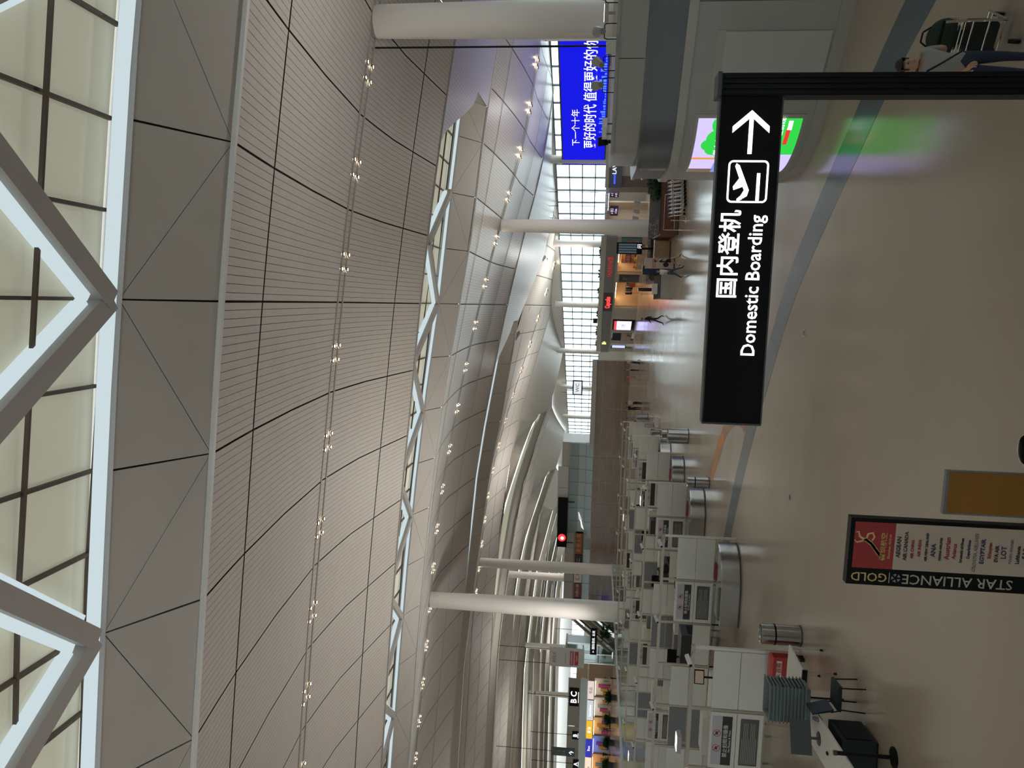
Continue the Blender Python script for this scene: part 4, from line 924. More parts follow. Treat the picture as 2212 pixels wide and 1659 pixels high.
# ------------------------------------------------------------------ standee and board close to the viewer
sd = thing('floor_standee', 'red and white airline alliance standee with black edge on the floor', 'standee', (-3.22, 9.2, 0))
mb = MB(); mb.box(-.41, .41, -.06, .06, 0, 2.09); part('frame', mb, m_black, sd)
mb = MB(); mb.box(-.20, .365, -.066, -.06, 1.58, 2.04); part('red_field', mb, M('airline_red', (.38, .035, .04), .5), sd, 'red field with gold bird emblem')
mb = MB(); mb.box(-.20, .365, -.066, -.06, .05, 1.58); part('list_field', mb, M('cream_print', (.60, .50, .40), .5), sd, 'cream list of airline names')
m_gold = M('gold_print', (.75, .55, .22), .4)
mb = MB()   # gold bird emblem: curved strokes
def stroke(mb, pts, w0, w1, y=-.07):
    if y == -.07: pts = [(.085+(x-.06)*1.45, 1.865+(z-1.865)*1.45) for x, z in pts]; w0 *= 1.3; w1 *= 1.3
    n = len(pts); L = []
    for i, (x, z) in enumerate(pts):
        a = Vector(pts[max(i-1, 0)]); b = Vector(pts[min(i+1, n-1)]); d = (b-a).normalized(); wv = (w0+(w1-w0)*i/(n-1))/2; L.append(((x-d.y*wv, z+d.x*wv), (x+d.y*wv, z-d.x*wv)))
    for (a, b), (c, d) in zip(L[:-1], L[1:]): mb.add([(a[0], y, a[1]), (c[0], y, c[1]), (d[0], y, d[1]), (b[0], y, b[1])], [(0, 1, 2, 3)])
for o in (0, .028, .056): stroke(mb, [(-.06+o*.4, 1.775+o*.2-.028), (.0+o*.4, 1.80+o*.1), (.06+o*.5, 1.845+o*.2), (.10+o*.2, 1.895)], .026, .02)
stroke(mb, [(.10, 1.895), (.155, 1.88), (.165, 1.845), (.13, 1.83), (.10, 1.845)], .02, .016); stroke(mb, [(.10, 1.895), (.13, 1.945), (.17, 1.955), (.165, 1.975)], .022, .012); stroke(mb, [(.10, 1.90), (.08, 1.965), (.10, 1.985)], .018, .008)
part('bird_emblem', mb, m_gold, sd)
letter('深圳航空', .075, m_gold, sd, (.08, -.07, 1.70), sx=1.15); letter('Shenzhen Airlines', .042, m_gold, sd, (.08, -.07, 1.635))
NAMES = [('AEGEAN', 'k', .052), ('AIR CANADA', 'k', .045), ('AIR CHINA', 'r', .036), ('AIR INDIA', 'r', .036), ('AIR NEW ZEALAND', 'k', .030), ('ANA', 'b', .058), ('ASIANA AIRLINES', 'k', .028), ('Austrian', 'r', .062), ('Avianca', 'r', .046), ('brussels airlines', 'k', .036), ('CopaAirlines', 'b', .034), ('CROATIA AIRLINES', 'g', .042), ('EGYPTAIR', 'b', .052), ('Ethiopian', 'r', .040), ('EVA AIR', 'k', .044), ('LOT', 'b', .062), ('POLISH AIRLINES', 'g', .03), ('Lufthansa', 'k', .044), ('SAS', 'b', .062)]
MC = dict(k=M('ink_dark', (.04, .04, .04), .5), r=M('ink_red', (.40, .04, .05), .5), b=M('ink_blue', (.03, .03, .12), .5), g=M('ink_grey', (.28, .27, .26), .5))
for k, (nm, c, sz) in enumerate(NAMES): letter(nm, sz*1.3, MC[c], sd, (.08+.02*math.sin(k*2.1), -.07, 1.53-.078*k), bold=.0006)
letter('STAR ALLIANCE', .17, M('ink_cream', (.52, .50, .42), .5), sd, (-.305, -.064, .84), up=(-1, 0, 0), sx=1.02); letter('GOLD', .15, m_gold, sd, (-.305, -.064, 1.835), up=(-1, 0, 0))
mb = MB(); mb.box(-.37, -.24, -.066, -.06, 1.60, 1.606); part('divider', mb, m_txtwhite, sd)
mb = MB()
for k in range(5):
    a = PI/2+2*PI*k/5; cxx, czz = -.305, 1.53; r0_, r1_ = .018, .055
    mb.add([(cxx+r0_*math.cos(a), -.067, czz+r0_*math.sin(a)), (cxx+r1_*math.cos(a-.42), -.067, czz+r1_*math.sin(a-.42)), (cxx+r1_*math.cos(a+.42), -.067, czz+r1_*math.sin(a+.42))], [(0, 1, 2)])
part('star_emblem', mb, m_txtgrey, sd)
mb = MB(); mb.box(-.45, .45, -.18, .18, 0, .025); part('base', mb, m_black, sd)
bo = thing('brown_board', 'brown board in a grey frame standing beside the alliance standee', 'board', (-2.22, 8.3, 0)); mb = MB(); mb.box(-.235, .235, -.03, .03, .1, 1.47); part('frame', mb, m_cab, bo); mb = MB(); mb.box(-.215, .225, -.036, -.03, .12, 1.44); part('sheet', mb, M('kraft_brown', (.30, .135, .015), .5, noise=.12, nscale=3), bo)
for x in (-.2, .2): mb = MB(); mb.box(x-.03, x+.03, -.2, .2, 0, .1); part('foot', mb, m_cab, bo)
# floor drains and a low steel stand at the frame edge
for x, y, lab in ((-1.41, 19.75, 'small round metal floor socket beside the blue stone stripe'), (-5.66, 19.87, 'small round metal floor socket out towards the white security lanes')):
    t_ = thing('floor_socket', lab, 'floor socket', (x, y, 0)); mb = MB(); mb.lathe([(.10, .001), (.085, .012), (.07, .012)], n=20); part('rim', mb, m_steel, t_, smooth=True); mb = MB(); mb.cyl((0, 0, .002), (0, 0, .009), .07, .07, 16); part('cover', mb, m_darkgrey, t_)
bin_('steel open-topped bin standing beside the brown board', (-1.66, 7.95), .16, .90)
# ------------------------------------------------------------------ video wall on the facade
FA = math.atan2(FN.y, FN.x)
def fthing(name, label, cat, s, d, z=0, group=None):
    # local frame: -x runs away from the viewer along the wall, -y faces into the hall
    p = FW_(s, d, z); return thing(name, label, cat, p, FA+PI/2, group)
vw = fthing('video_wall', 'huge blue video wall with white Chinese slogan below the glazing', 'screen', -36., 1.5)
e_blue = emis('video_blue', (.010, .012, .80), 1.0); e_vwt = emis('video_white', (.95, .95, 1.), 1.5); e_city = emis('video_city', (.10, .25, 1.), 1.1)
VL, VR = -11.0, 14.0
mb = MB(); mb.box(VL-.15, VR, .02, .4, 4.62, 9.15); part('frame', mb, m_darkgrey, vw)
mb = MB(); mb.box(VL, VR, 0, .02, 4.75, 9.0); part('screen', mb, e_blue, vw)
letter('下一个十年', .86, e_vwt, vw, (-5.35, -.02, 7.62), sx=1.25); letter('更好的时代 值得更好的你', 1.32, e_vwt, vw, (-1.2, -.02, 6.2), bold=.008, sx=.97); letter('终', 1.4, e_vwt, vw, (6.6, -.02, 6.3))
mb = MB(); x = VL+5
while x < 12:
    h = random.uniform(.05, .5)*(1+.6*math.sin(x)); wd = random.uniform(.15, .5); mb.box(x, x+wd*.6, -.015, 0, 4.85, 4.9+max(.05, h)); x += wd
mb_o = part('skyline', mb, e_city, vw, 'pale blue skyline drawing'); mb_o['kind'] = 'stuff'
mb = MB(); mb.box(VL-.1, VR, .05, .3, 4.2, 4.62); part('ledge', mb, m_kfas, vw)
for s_, lab in ((-22.2, 'thin black hanger rod nearest the video wall end'), (-19.6, 'middle thin black hanger rod before the glazing'), (-17.2, 'thin black hanger rod nearest the flower-planter column')):
    p = FW_(s_, 3.0, 0); mb = MB(); mb.cyl((0, 0, 5.2), (0, 0, 11.2), .03, .03, 6); solo('hanger_rod', mb, m_black, lab, 'rod', loc=(p.x, p.y, 0))

# ------------------------------------------------------------------ shop row in front of the facade (plane d = 9)
m_fas = M('shop_fascia_grey', (.20, .21, .21), .4); m_warmwall = M('shop_warm_wall', (.65, .50, .36), .6); m_shopwall = M('shop_pale_wall', (.45, .42, .38), .5)
sr = fthing('shop_row', 'row of shops with grey fascia and flat roof beneath the glazing', 'shop building', -9., 9.)
def sx2(s): return -(s+9.)          # wall coordinate -> local x
A_, B_ = sx2(6.3), sx2(-23.)
mb = MB(); mb.box(A_, B_, 0, 7., 4.30, 4.45); part('roof', mb, m_kfas, sr)
mb = MB(); mb.box(A_, B_, -.05, .15, 4.22, 4.75); part('parapet', mb, M('parapet_pale', (.5, .5, .46), .5), sr)
mb = MB(); mb.box(A_, B_, -.12, .12, 3.05, 4.2); part('fascia', mb, m_fas, sr)
mb = MB(); mb.box(A_, B_, -.04, .1, 2.82, 3.05); part('soffit', mb, m_shopwall, sr)
mb = MB(); mb.box(A_, B_, 4.2, 4.4, 0, 4.3); part('back_wall', mb, m_warmwall, sr)
for s0, s1 in ((-15.3, -13.3), (-6.9, -3.8), (-.7, .1), (2.5, 3.6), (5.1, 6.2), (-23., -21.6)):
    mb = MB(); mb.box(sx2(s1), sx2(s0), 0, .3, 0, 2.85); part('pier', mb, m_shopwall, sr)
for s0 in (-21.6, -15.3, -6.9, -.3): mb = MB(); mb.box(sx2(s0)-.1, sx2(s0)+.1, .3, 4.2, 0, 4.2); part('party_wall', mb, m_warmwall, sr)
e_signred = emis('neon_red', (1., .03, .03), 4.); e_dimred = emis('dim_red', (.75, .05, .04), .6); e_yel = emis('neon_yellow', (.95, 1., .25), 1.5); e_warm = emis('warm_lamp', (1., .62, .30), 14.)
letter('FASHION馆', .72, e_dimred, sr, (sx2(-17.0), -.14, 3.62), sx=1.2)
mb = MB(); mb.box(sx2(-6.3), sx2(-11.), -.16, -.10, 3.05, 4.18); part('logo_board', mb, m_darkgrey, sr)
letter('Cupcake', .80, e_signred, sr, (sx2(-8.6), -.18, 3.62), bold=.02, sx=1.05)
letter('面+', .62, e_yel, sr, (sx2(3.2), -.14, 3.7), bold=.02)
for s0, s1 in ((-20.9, -15.8), (-12.9, -7.3)):
    mb = MB(); mb.box(sx2(s1), sx2(s0), 1.2, 1.5, 2.70, 2.76); part('lamp_strip', mb, e_warm, sr, 'warm lamp strip')
# shelf bays in the warm shop
cols = [(.75, .30, .03), (.70, .45, .10), (.6, .08, .25), (.5, .5, .45), (.8, .35, .05), (.3, .1, .35), (.2, .4, .35)]
shelf_m = [M('pack_%d' % i, c, .5) for i, c in enumerate(cols)]
for k in range(4):
    t_ = fthing('display_shelf', 'shelf of colourful packets in the warm shop, %s' % ('by the portrait poster', 'second from the poster', 'third from the poster', 'furthest from the poster')[k], 'shelf', -16.1-1.32*k, 7.6)
    mb = MB(); mb.box(-.62, .62, .3, .36, 0, 2.4); part('back_panel', mb, m_wood, t_)
    for z in (.5, 1., 1.5, 2., 2.4): mb = MB(); mb.box(-.62, .62, -.05, .3, z-.02, z); part('shelf_board', mb, m_wood, t_)
    for z in (.5, 1., 1.5, 2.):
        for j in range(5): mb = MB(); mb.box(-.58+.235*j, -.39+.235*j, 0, .2, z, z+random.uniform(.25, .4)); part('packet', mb, random.choice(shelf_m), t_)
for k in range(3):
    t_ = fthing('display_table', 'pale product table %s the warm shop entrance' % ('left of', 'in', 'right of')[k] if False else ('pale product table in the warm shop entrance'), 'table', -16.6-1.5*k, 8.6, group='product tables in the warm shop'); mb = MB(); mb.box(-.5, .5, -.3, .3, .75, .8); part('top', mb, m_wood, t_); mb = MB(); mb.box(-.45, .45, -.25, .25, 0, .75); part('plinth', mb, m_shopwall, t_); mb = MB(); mb.box(-.3, .1, -.2, .1, .8, 1.1); part('box', mb, shelf_m[k], t_)
# clothing shop
cl = fthing('clothes_rail', 'rail of dark clothes in the warm-lit clothing shop', 'clothes rail', -10.2, 7.8)
mb = MB(); mb.tube([(-1.6, 0, 0), (-1.6, 0, 1.6), (1.6, 0, 1.6), (1.6, 0, 0)], .02, 6); part('rail', mb, m_black, cl)
for j in range(14): mb = MB(); x = -1.5+.22*j; mb.box(x, x+.12, -.25, .25, .75+.1*(j % 3), 1.55); part('garment', mb, (c_black, c_navy, c_tan, c_white, c_black, c_grey)[j % 6], cl)
t_ = fthing('clothes_rail', 'short rail of bright orange clothes in the clothing shop', 'clothes rail', -12.4, 8.6); mb = MB(); mb.tube([(-.6, 0, 0), (-.6, 0, 1.3), (.6, 0, 1.3), (.6, 0, 0)], .02, 6); part('rail', mb, m_black, t_)
for j in range(6): mb = MB(); mb.box(-.5+.17*j, -.4+.17*j, -.2, .2, .6, 1.25); part('garment', mb, M('cloth_orange', (.65, .13, .03), .8), t_)
# posters and screens on the piers
def fpanel(name, label, cat, s0, s1, z0, z1, parts, d=9.06):
    t_ = fthing(name, label, cat, (s0+s1)/2, d); w_ = (s1-s0)
    mb = MB(); mb.box(-w_/2-.05, w_/2+.05, 0, .05, z0-.05, z1+.05); part('frame', mb, m_darkgrey, t_)
    for nm, u0, u1, v0, v1, mt, lb in parts: mb = MB(); mb.box(-w_/2+w_*u0, -w_/2+w_*u1, -.012, 0, z0+(z1-z0)*v0, z0+(z1-z0)*v1); part(nm, mb, mt, t_, lb)
    return t_
v_ = fpanel('advert_screen', 'bright lilac advert screen with red top band on the shop row', 'screen', -3.4, -.9, .45, 2.6, [('field', 0, 1, 0, .85, emis('scr_lilac', (.55, .55, 1.), 2.6), None), ('top_band', 0, 1, .85, 1., emis('scr_red', (.85, .08, .12), 1.1), 'red band')])
letter('3折', .7, emis('scr_text', (.12, .05, .35), .6), v_, (0, -.03, 1.4)); letter('全场', .3, emis('scr_text', (.12, .05, .35), .6), v_, (-.5, -.03, 2.05))
fpanel('book_poster', 'tall poster half dark blue and half tan on the shop row', 'poster', .2, 2.4, .25, 2.65, [('upper_print', 0, 1, .55, 1, c_navy, None), ('lower_print', 0, 1, 0, .55, c_tan, None), ('red_print', .55, .9, .05, .25, c_red, None)])
fpanel('light_box', 'narrow blue-white light box at the shop row end', 'light box', 4.0, 4.8, .9, 2.6, [('field', 0, 1, 0, 1, emis('lb_blue', (.45, .5, 1.), 1.5), None)])
fpanel('portrait_poster', 'dark portrait poster between the warm shop and the clothing shop', 'poster', -15.1, -13.6, .35, 2.5, [('backdrop', 0, 1, 0, 1, M('poster_dark', (.07, .06, .06), .5), None), ('face_shape', .3, .7, .55, .85, M('poster_skin', (.45, .30, .22), .5), None), ('hair_shape', .25, .75, .82, .95, m_hair, None)])
fpanel('art_poster', 'green and pink picture poster beside the flight display', 'poster', -22.9, -21.7, .6, 2.6, [('backdrop', 0, 1, 0, 1, M('poster_green', (.08, .25, .22), .5), None), ('figures', .2, .75, .1, .75, c_pink, None)])
# planting along the shop roof and on the ledges: little spiky plants
def leaf_clump(mb, c, r, n, L_, rnd):
    for _ in range(n):
        a = rnd.uniform(0, 2*PI); e = rnd.uniform(.1, 1.3); d = Vector((math.cos(a)*math.cos(e), math.sin(a)*math.cos(e), math.sin(e))); b = Vector(c)+Vector((rnd.uniform(-r, r), rnd.uniform(-r, r), 0)); s_ = d.cross(Vector((0, 0, 1)))
        s_ = s_.normalized()*L_*.16 if s_.length > .01 else Vector((L_*.16, 0, 0)); m_ = b+d*L_*.5; t_ = b+d*L_+Vector((0, 0, -.15*L_))
        mb.add([b, m_+s_, t_, m_-s_], [(0, 1, 2, 3)])
rnd = random.Random(3)
for k, s_ in enumerate((-18.5, -14, -9.2, -4., 1.5, 5.)):
    mb = MB(); leaf_clump(mb, (0, 0, 0), .5, 60, .7, rnd); p = FW_(s_, 8.2, 4.45)
    o = solo('roof_plant', mb, m_leaf, 'small spiky plant on the shop row roof', 'plant', 'plants on the shop row roof', loc=p)
mb = MB(); mb.box(-.3, .3, -.2, .2, 0, .55); solo('roof_speaker', mb, m_black, 'black speaker box on the shop row roof', 'speaker', loc=FW_(-3.0, 8.9, 4.76), rotz=FA+PI/2)

# convenience-store block to the right, tiled pier, entrance signs
cs = thing('store_block', 'convenience store block with lit white name sign behind the kiosk', 'shop building', (10.5, 66., 0), .0)
mb = MB(); mb.box(-3.6, 6, 0, 4.6, 3.35, 4.55); part('fascia', mb, M('store_fascia', (.11, .12, .14), .4), cs); mb = MB(); mb.box(-3.6, 6, -.05, .1, 4.4, 4.7); part('parapet', mb, m_kfas, cs)
mb = MB(); mb.box(-2.6, 6, .4, 4.6, 0, 3.35); part('front', mb, m_shopwall, cs); mb = MB(); mb.box(-3.5, -2.6, .4, 4.6, 0, 3.35); part('pier', mb, M('brown_stone', (.16, .115, .085), .4), cs)
letter('LAWSON', .48, emis('store_white', (.9, .95, 1.), 1.6), cs, (-1.5, -.06, 3.95)); mb = MB(); mb.box(-3.3, -2.45, -.06, 0, 3.85, 4.0); part('blue_bar', mb, emis('store_blue', (.05, .1, .9), 1.3), cs, 'glowing blue bar')
mb = MB(); mb.box(-.6, 1.6, .3, .4, 2.2, 3.1); part('menu_screen', mb, emis('store_menu', (.7, .65, .9), .7), cs)
bp = fthing('stone_pier', 'brown stone-clad pier beside the entrance signs', 'pier', -33.1, 10.)
for r in range(4):
    for c in range(2): mb = MB(); mb.box(-.75+.75*c+.03, .75*c-.03, 0, .5, 1.05*r+.03, 1.05*r+1.02); part('stone_panel', mb, M('brown_stone', (.20, .145, .105), .4), bp)
mb = MB(); mb.box(-.72, .72, .05, .5, 0, 4.2); part('core', mb, M('pier_joint', (.4, .38, .33), .5), bp)
ec = fthing('entrance_canopy', 'brightly lit white entrance lobby behind the planter', 'entrance', -27.5, 7.)
mb = MB(); mb.box(-4.4, 4.4, 0, 5., 4.2, 4.35); part('canopy', mb, m_white, ec)
for x in (-3.2, -1, 1.2, 3.4): mb = MB(); mb.box(x-.3, x+.3, .5, 4.5, 4.15, 4.2); part('lamp_panel', mb, emis('lobby_lamp', (.9, .95, 1.), 6.), ec)
mb = MB(); mb.box(-4.4, 4.4, 4.9, 5., 0, 4.2); part('back_wall', mb, m_white, ec)
for k in range(5): mb = MB(); mb.box(-4.3+1.75*k, -2.7+1.75*k, 4.8, 4.88, .2, 3.6); part('back_panel', mb, (M('lobby_pale', (.6, .66, .66), .3), M('lobby_cream', (.7, .68, .45), .4))[k % 2], ec)
def gate_sign(label, s, d, z0, z1, w_, lines, glow):
    t_ = fthing('hanging_sign', label, 'sign', s, d); mb = MB(); mb.box(-w_/2, w_/2, 0, .12, z0, z1); part('panel', mb, M('sign_purple', (.03, .015, .05), .4), t_)
    for k, l in enumerate(lines): letter(l, (z1-z0)*.42, emis(glow, (.75, .6, 1.), 1.3), t_, (0, -.01, z1-(z1-z0)*(.27+.46*k)))
    mb = MB(); mb.cyl((-w_*.3, .06, z1), (-w_*.3, .06, z1+2), .02, .02, 6); part('hanger', mb, m_black, t_); mb = MB(); mb.cyl((w_*.3, .06, z1), (w_*.3, .06, z1+2), .02, .02, 6); part('hanger', mb, m_black, t_)
gate_sign('dark sign with glowing lilac gate number 1L beside the stone pier', -29.0, 8.0, 3.25, 4.1, 1.1, ['←1L', '←WC'], 'sign_lilac'); gate_sign('pale sign with lilac arrows near the planter column', -26.1, 8.0, 3.2, 4.0, 1.6, ['↗ 出口', '↗ Exit'], 'sign_lilac_dim')
bn = fthing('banner', 'blue rippled banner standing in the entrance', 'banner', -28.3, 6.3); mb = MB()
for j in range(10): mb.cbox((-.9+.2*j, .05*math.sin(j*1.7), 1.7), (.19, .06, 1.7))
part('cloth', mb, M('banner_blue', (.03, .09, .32), .6), bn)
for x in (-.9, .9): mb = MB(); mb.cyl((x, 0, 0), (x, 0, 2.5), .03, .03, 6); part('pole', mb, m_chrome, bn)
for k, s_ in enumerate((-28.2, -26.9, -25.6)):
    t_ = fthing('easel_board', 'white framed notice on an easel in the entrance', 'easel', s_, 8.6, group='easel boards in the entrance'); mb = MB(); mb.hexa([(-.4, 0, 1.1), (.4, 0, 1.1), (.4, .03, 1.1), (-.4, .03, 1.1), (-.4, .2, 1.75), (.4, .2, 1.75), (.4, .23, 1.75), (-.4, .23, 1.75)]); part('board', mb, m_white, t_)
    for x in (-.35, .35): mb = MB(); mb.cyl((x, .1, 0), (x, .12, 1.3), .02, .02, 6); part('leg', mb, m_chrome, t_)
    mb = MB(); mb.hexa([(-.33, -.005, 1.17), (.33, -.005, 1.17), (.33, .0, 1.17), (-.33, .0, 1.17), (-.33, .155, 1.68), (.33, .155, 1.68), (.33, .16, 1.68), (-.33, .16, 1.68)]); part('sheet', mb, m_lilac, t_)
# ------------------------------------------------------------------ brown panelled wall and the restaurant floor above it
m_tile = M('brown_panel', (.24, .165, .11), .28, noise=.12, nscale=.7); m_joint = M('pale_joint', (.55, .54, .49), .5)
rb = struct_e('wall_front', 'brown panelled wall with pale joints')
mb = MB(); mb.box(-49.6, -12, 106.1, 106.4, 0, 4.55); part('backing', mb, m_joint, rb)
xs = [-12.1-3.4*k for k in range(14)]
for k in range(11):
    for r in range(5):
        z0_ = .12+.90*r; mb = MB(); mb.box(xs[k+1]+.07, xs[k]-.07, 106.0, 106.1, z0_, z0_+.80); part('wall_panel', mb, m_tile, rb)
mb = MB(); mb.box(-24, -12, 105.7, 106.3, 4.55, 5.2); part('coping', mb, m_kfas, rb)
ru = thing('restaurant_floor', 'raised restaurant floor with greenish glass balustrade and signs above brown wall', 'building', (-37., 107., 0))
m_balu = M('pale_green_glass', (.30, .36, .33), .15); m_balu2 = M('grey_green_glass', (.20, .25, .23), .12)
for k in range(7):
    x0_ = 13-1.9*k
    for r, (z0_, z1_) in enumerate(((4.6, 5.6), (5.6, 6.6), (6.6, 7.9))): mb = MB(); mb.box(x0_-1.86, x0_, -.4 if r else -.8, -.3 if r else -.7, z0_+.02, z1_-.02); part('pane', mb, (m_balu2, m_balu, m_balu2)[r], ru)
mb = MB(); mb.box(-.3, 13, 0, 6, 4.4, 9.0); part('core', mb, m_kfas, ru)
for k in range(3): mb = MB(); mb.box(9.4-3.1*k-3.05, 9.4-3.1*k, -.25, .2, 8.0, 9.5); part('parapet_panel', mb, M('parapet_pale', (.5, .5, .46), .5), ru)
mb = MB(); mb.box(-13, 0, 0, 6, 3.8, 8.2); part('tan_block', mb, M('tan_render', (.36, .32, .27), .6), ru)
for k in range(5): mb = MB(); mb.box(-2.6*k-2.55, -2.6*k, -.15, 0, 6.9, 8.15); part('facing_panel', mb, M('facing_pale', (.42, .39, .34), .6), ru)
for k in range(5): mb = MB(); mb.box(-2.6*k-2.55, -2.6*k, -.3, 0, 3.85, 5.55); part('fascia_panel', mb, m_balu, ru)
def rsign(x0, x1, mat, txt, tm_, sz, z0=5.65, z1=6.7):
    p = part('shop_sign', MB().box(x0, x1, -.4, -.2, z0, z1), mat, ru, None); letter(txt, sz, tm_, p, ((x0+x1)/2, -.42, (z0+z1)/2))
    return p
m_sred = M('sign_red', (.28, .06, .03), .5); m_goldl = M('sign_gold', (.62, .38, .10), .4); m_wl = M('sign_wht', (.7, .68, .66), .5)
rsign(-3.4, 0, m_sred, '麦香人家', m_goldl, .72); rsign(-5.6, -3.5, m_blkprint, '小二', m_wl, .6); rsign(-7.7, -5.7, m_wl, '汇汇', m_redprint, .7); rsign(-10., -7.8, M('sign_crimson', (.22, .03, .03), .5), '大碗小镇', m_wl, .5); rsign(-12.9, -10.1, M('sign_brown', (.09, .07, .05), .5), '金香玉', m_goldl, .5)
bs = thing('black_signboard', 'long black rooftop signboard with glowing red round emblem', 'signboard', (-35.6, 106.2, 0)); mb = MB(); mb.box(-3.7, 3.6, 0, .3, 7.95, 9.35); part('board', mb, m_sign, bs)
mb = MB(); mb.cyl((-2.3, -.02, 8.65), (-2.3, .0, 8.65), .55, .55, 24); part('emblem_disc', mb, emis('emblem_red', (1., .04, .05), 1.6), bs); mb = MB(); mb.sphere((-2.35, -.05, 8.6), .25, 10, 6, (1, .1, 1)); part('emblem_figure', mb, e_vwt, bs)
for x in (-3, 3): mb = MB(); mb.box(x-.05, x+.05, .05, .2, 7.0, 7.95); part('bracket', mb, m_black, bs)
wl = thing('bird_wall_emblem', 'white line emblem on the restaurant balustrade glass', 'emblem', (-35.2, 106.4, 5.9)); mb = MB()
for o in (0, .14, .28): stroke(mb, [(-1.4+o, -.3+o), (-.5+o, .0+o*.5), (.2, .1+o), (1.2, .5)], .06, .03, 0)
part('strokes', mb, e_vwt, wl)
bsn = thing('blue_sign', 'small glowing blue sign above the security lanes', 'sign', (-47.6, 104.5, 0)); mb = MB(); mb.box(-1., 1., 0, .15, 1.7, 2.7); part('panel', mb, emis('blue_sign_e', (.02, .03, .9), 1.2), bsn); letter('安检', .5, e_vwt, bsn, (0, -.02, 2.2)); mb = MB(); mb.cyl((0, .08, 0), (0, .08, 1.7), .05, .05, 8); part('post', mb, m_black, bsn)
for k, (x, z) in enumerate(((-15, 2.3), (-17.5, 3.2), (-21, 2.7))):
    pass
ex = thing('toilet_sign', 'hanging white toilet sign in front of the far glazing', 'sign', (-18.3, 121., 0)); mb = MB(); mb.box(-1.2, 1.2, 0, .2, 6.6, 8.2); part('panel', mb, M('wc_black', (.02, .02, .02), .4), ex); mb = MB(); mb.box(-1., 1., -.02, 0, 6.8, 8.0); part('field', mb, emis('wc_white', (.8, .85, .9), 1.), ex); letter('WC', .8, m_blkprint, ex, (0, -.03, 7.4))
for s_ in (-.8, .8): mb = MB(); mb.cyl((s_, .1, 8.2), (s_, .1, 10.), .03, .03, 6); part('hanger', mb, m_black, ex)
# ------------------------------------------------------------------ planter with hedge, trolleys, desks in the concourse
pl = thing('planter', 'large dark red wooden planter with hedge and pale flowers around the column', 'planter', (4.6, 56., 0))
def pp(x, y): return (x-4.6, y-56.)
PO = [pp(2.45, 51.2), pp(8.2, 51.2), pp(8.2, 62.4), pp(-.9, 62.4), pp(-.6, 58.6), pp(2.45, 58.4)]
mb = MB(); mb.prism(PO, .08, 1.15); part('core', mb, m_brownwood, pl); mb = MB(); mb.prism(PO, 0, .08); part('kick_strip', mb, m_darkgrey, pl)
for k in range(8): mb = MB(); x0_ = pp(2.45+.715*k, 0)[0]; mb.box(x0_+.01, x0_+.705, 51.2-56-.03, 51.2-56, .10, 1.13); part('plank', mb, m_brownwood, pl)
a_, b_ = Vector(PO[5]), Vector(PO[0])
for k in range(6):
    p = a_+(b_-a_)*(k+.03)/6; q = a_+(b_-a_)*(k+.97)/6; mb = MB(); mb.bar((p.x, p.y, .62), (q.x, q.y, .62), .05, 1.0); part('plank', mb, m_brownwood, pl)
mb = MB(); mb.prism([(x*.97, y*.985) for x, y in PO], 1.13, 1.2); part('soil', mb, M('soil', (.05, .04, .03), .95), pl)
rnd = random.Random(11)
mb = MB()
for _ in range(520): x = rnd.uniform(4.8, 8.); y = rnd.uniform(51.4, 54.5); leaf_clump(mb, (x-4.6, y-56, 1.15+rnd.uniform(0, .65)*min(1, (x-4.4))), .05, 4, .28, rnd)
o = part('hedge_foliage', mb, m_leaf, pl, 'dark green hedge leaves'); o['kind'] = 'stuff'
mb = MB()
for _ in range(520): t = rnd.random(); x = rnd.uniform(2.5, 3.6) if t < .45 else rnd.uniform(-.8, 3.6); y = rnd.uniform(51.5, 58.5) if t < .45 else rnd.uniform(58.6, 60.2); leaf_clump(mb, (x-4.6, y-56, 1.15+rnd.uniform(0, .15)), .05, 4, .16, rnd)
o = part('flower_foliage', mb, M('flower_grey', (.30, .29, .32), .7, noise=.4, nscale=5), pl, 'pale grey flowers'); o['kind'] = 'stuff'
mb = MB()
for _ in range(160): x = rnd.uniform(6.2, 8.2); y = rnd.uniform(53.5, 56); leaf_clump(mb, (x-4.6, y-56, 1.5+rnd.uniform(0, .3)), .05, 4, .2, rnd)
o = part('red_foliage', mb, M('flower_red', (.25, .04, .05), .7), pl, 'red flowers'); o['kind'] = 'stuff'
gr_ = thing('guard_rail', 'thin metal guard rail frame in front of the dark red planter', 'rail', (4., 50.6, 0)); mb = MB(); mb.tube([(-1.3, 0, 0), (-1.3, 0, 1.0), (.9, 0, 1.0), (.9, 0, 0)], .02, 6); part('frame', mb, m_chrome, gr_); mb = MB(); mb.tube([(-1.3, 0, .35), (.9, 0, .35)], .015, 6); part('lower_rail', mb, m_chrome, gr_)
proto = thing('luggage_trolley', 'steel trolley in the nested row before the planter', 'trolley', (3.7, 47.7, 0), 1.15, 'nested luggage trolleys'); trolley_parts(proto)
for k in range(1, 12):
    c = copy_tree(proto); c.location = (3.7+.24*k, 47.7+.16*k, 0)
tw = thing('rope_post', 'short chrome rope post at the end of the trolley row', 'post', (3.1, 47.5, 0)); mb = MB(); mb.lathe([(0, 0), (.16, 0), (.15, .03), (.03, .05), (.025, .8), (.045, .84), (0, .88)], n=16); part('post', mb, m_chrome, tw, smooth=True); mb = MB(); mb.cyl((-.05, 0, .72), (.05, 0, .72), .02, .02, 8); part('hook', mb, m_chrome, tw)
dk = thing('reception_desk', 'tan wooden reception desk in the concourse', 'desk', (1.45, 56.3, 0)); mb = MB(); mb.box(-1.2, .8, -.4, .4, .08, 1.08); part('body', mb, m_wood, dk); mb = MB(); mb.box(-1.25, .85, -.45, .45, 1.08, 1.14); part('worktop', mb, m_kfas, dk); mb = MB(); mb.box(-1.15, .75, -.36, .36, 0, .08); part('plinth', mb, m_darkgrey, dk)
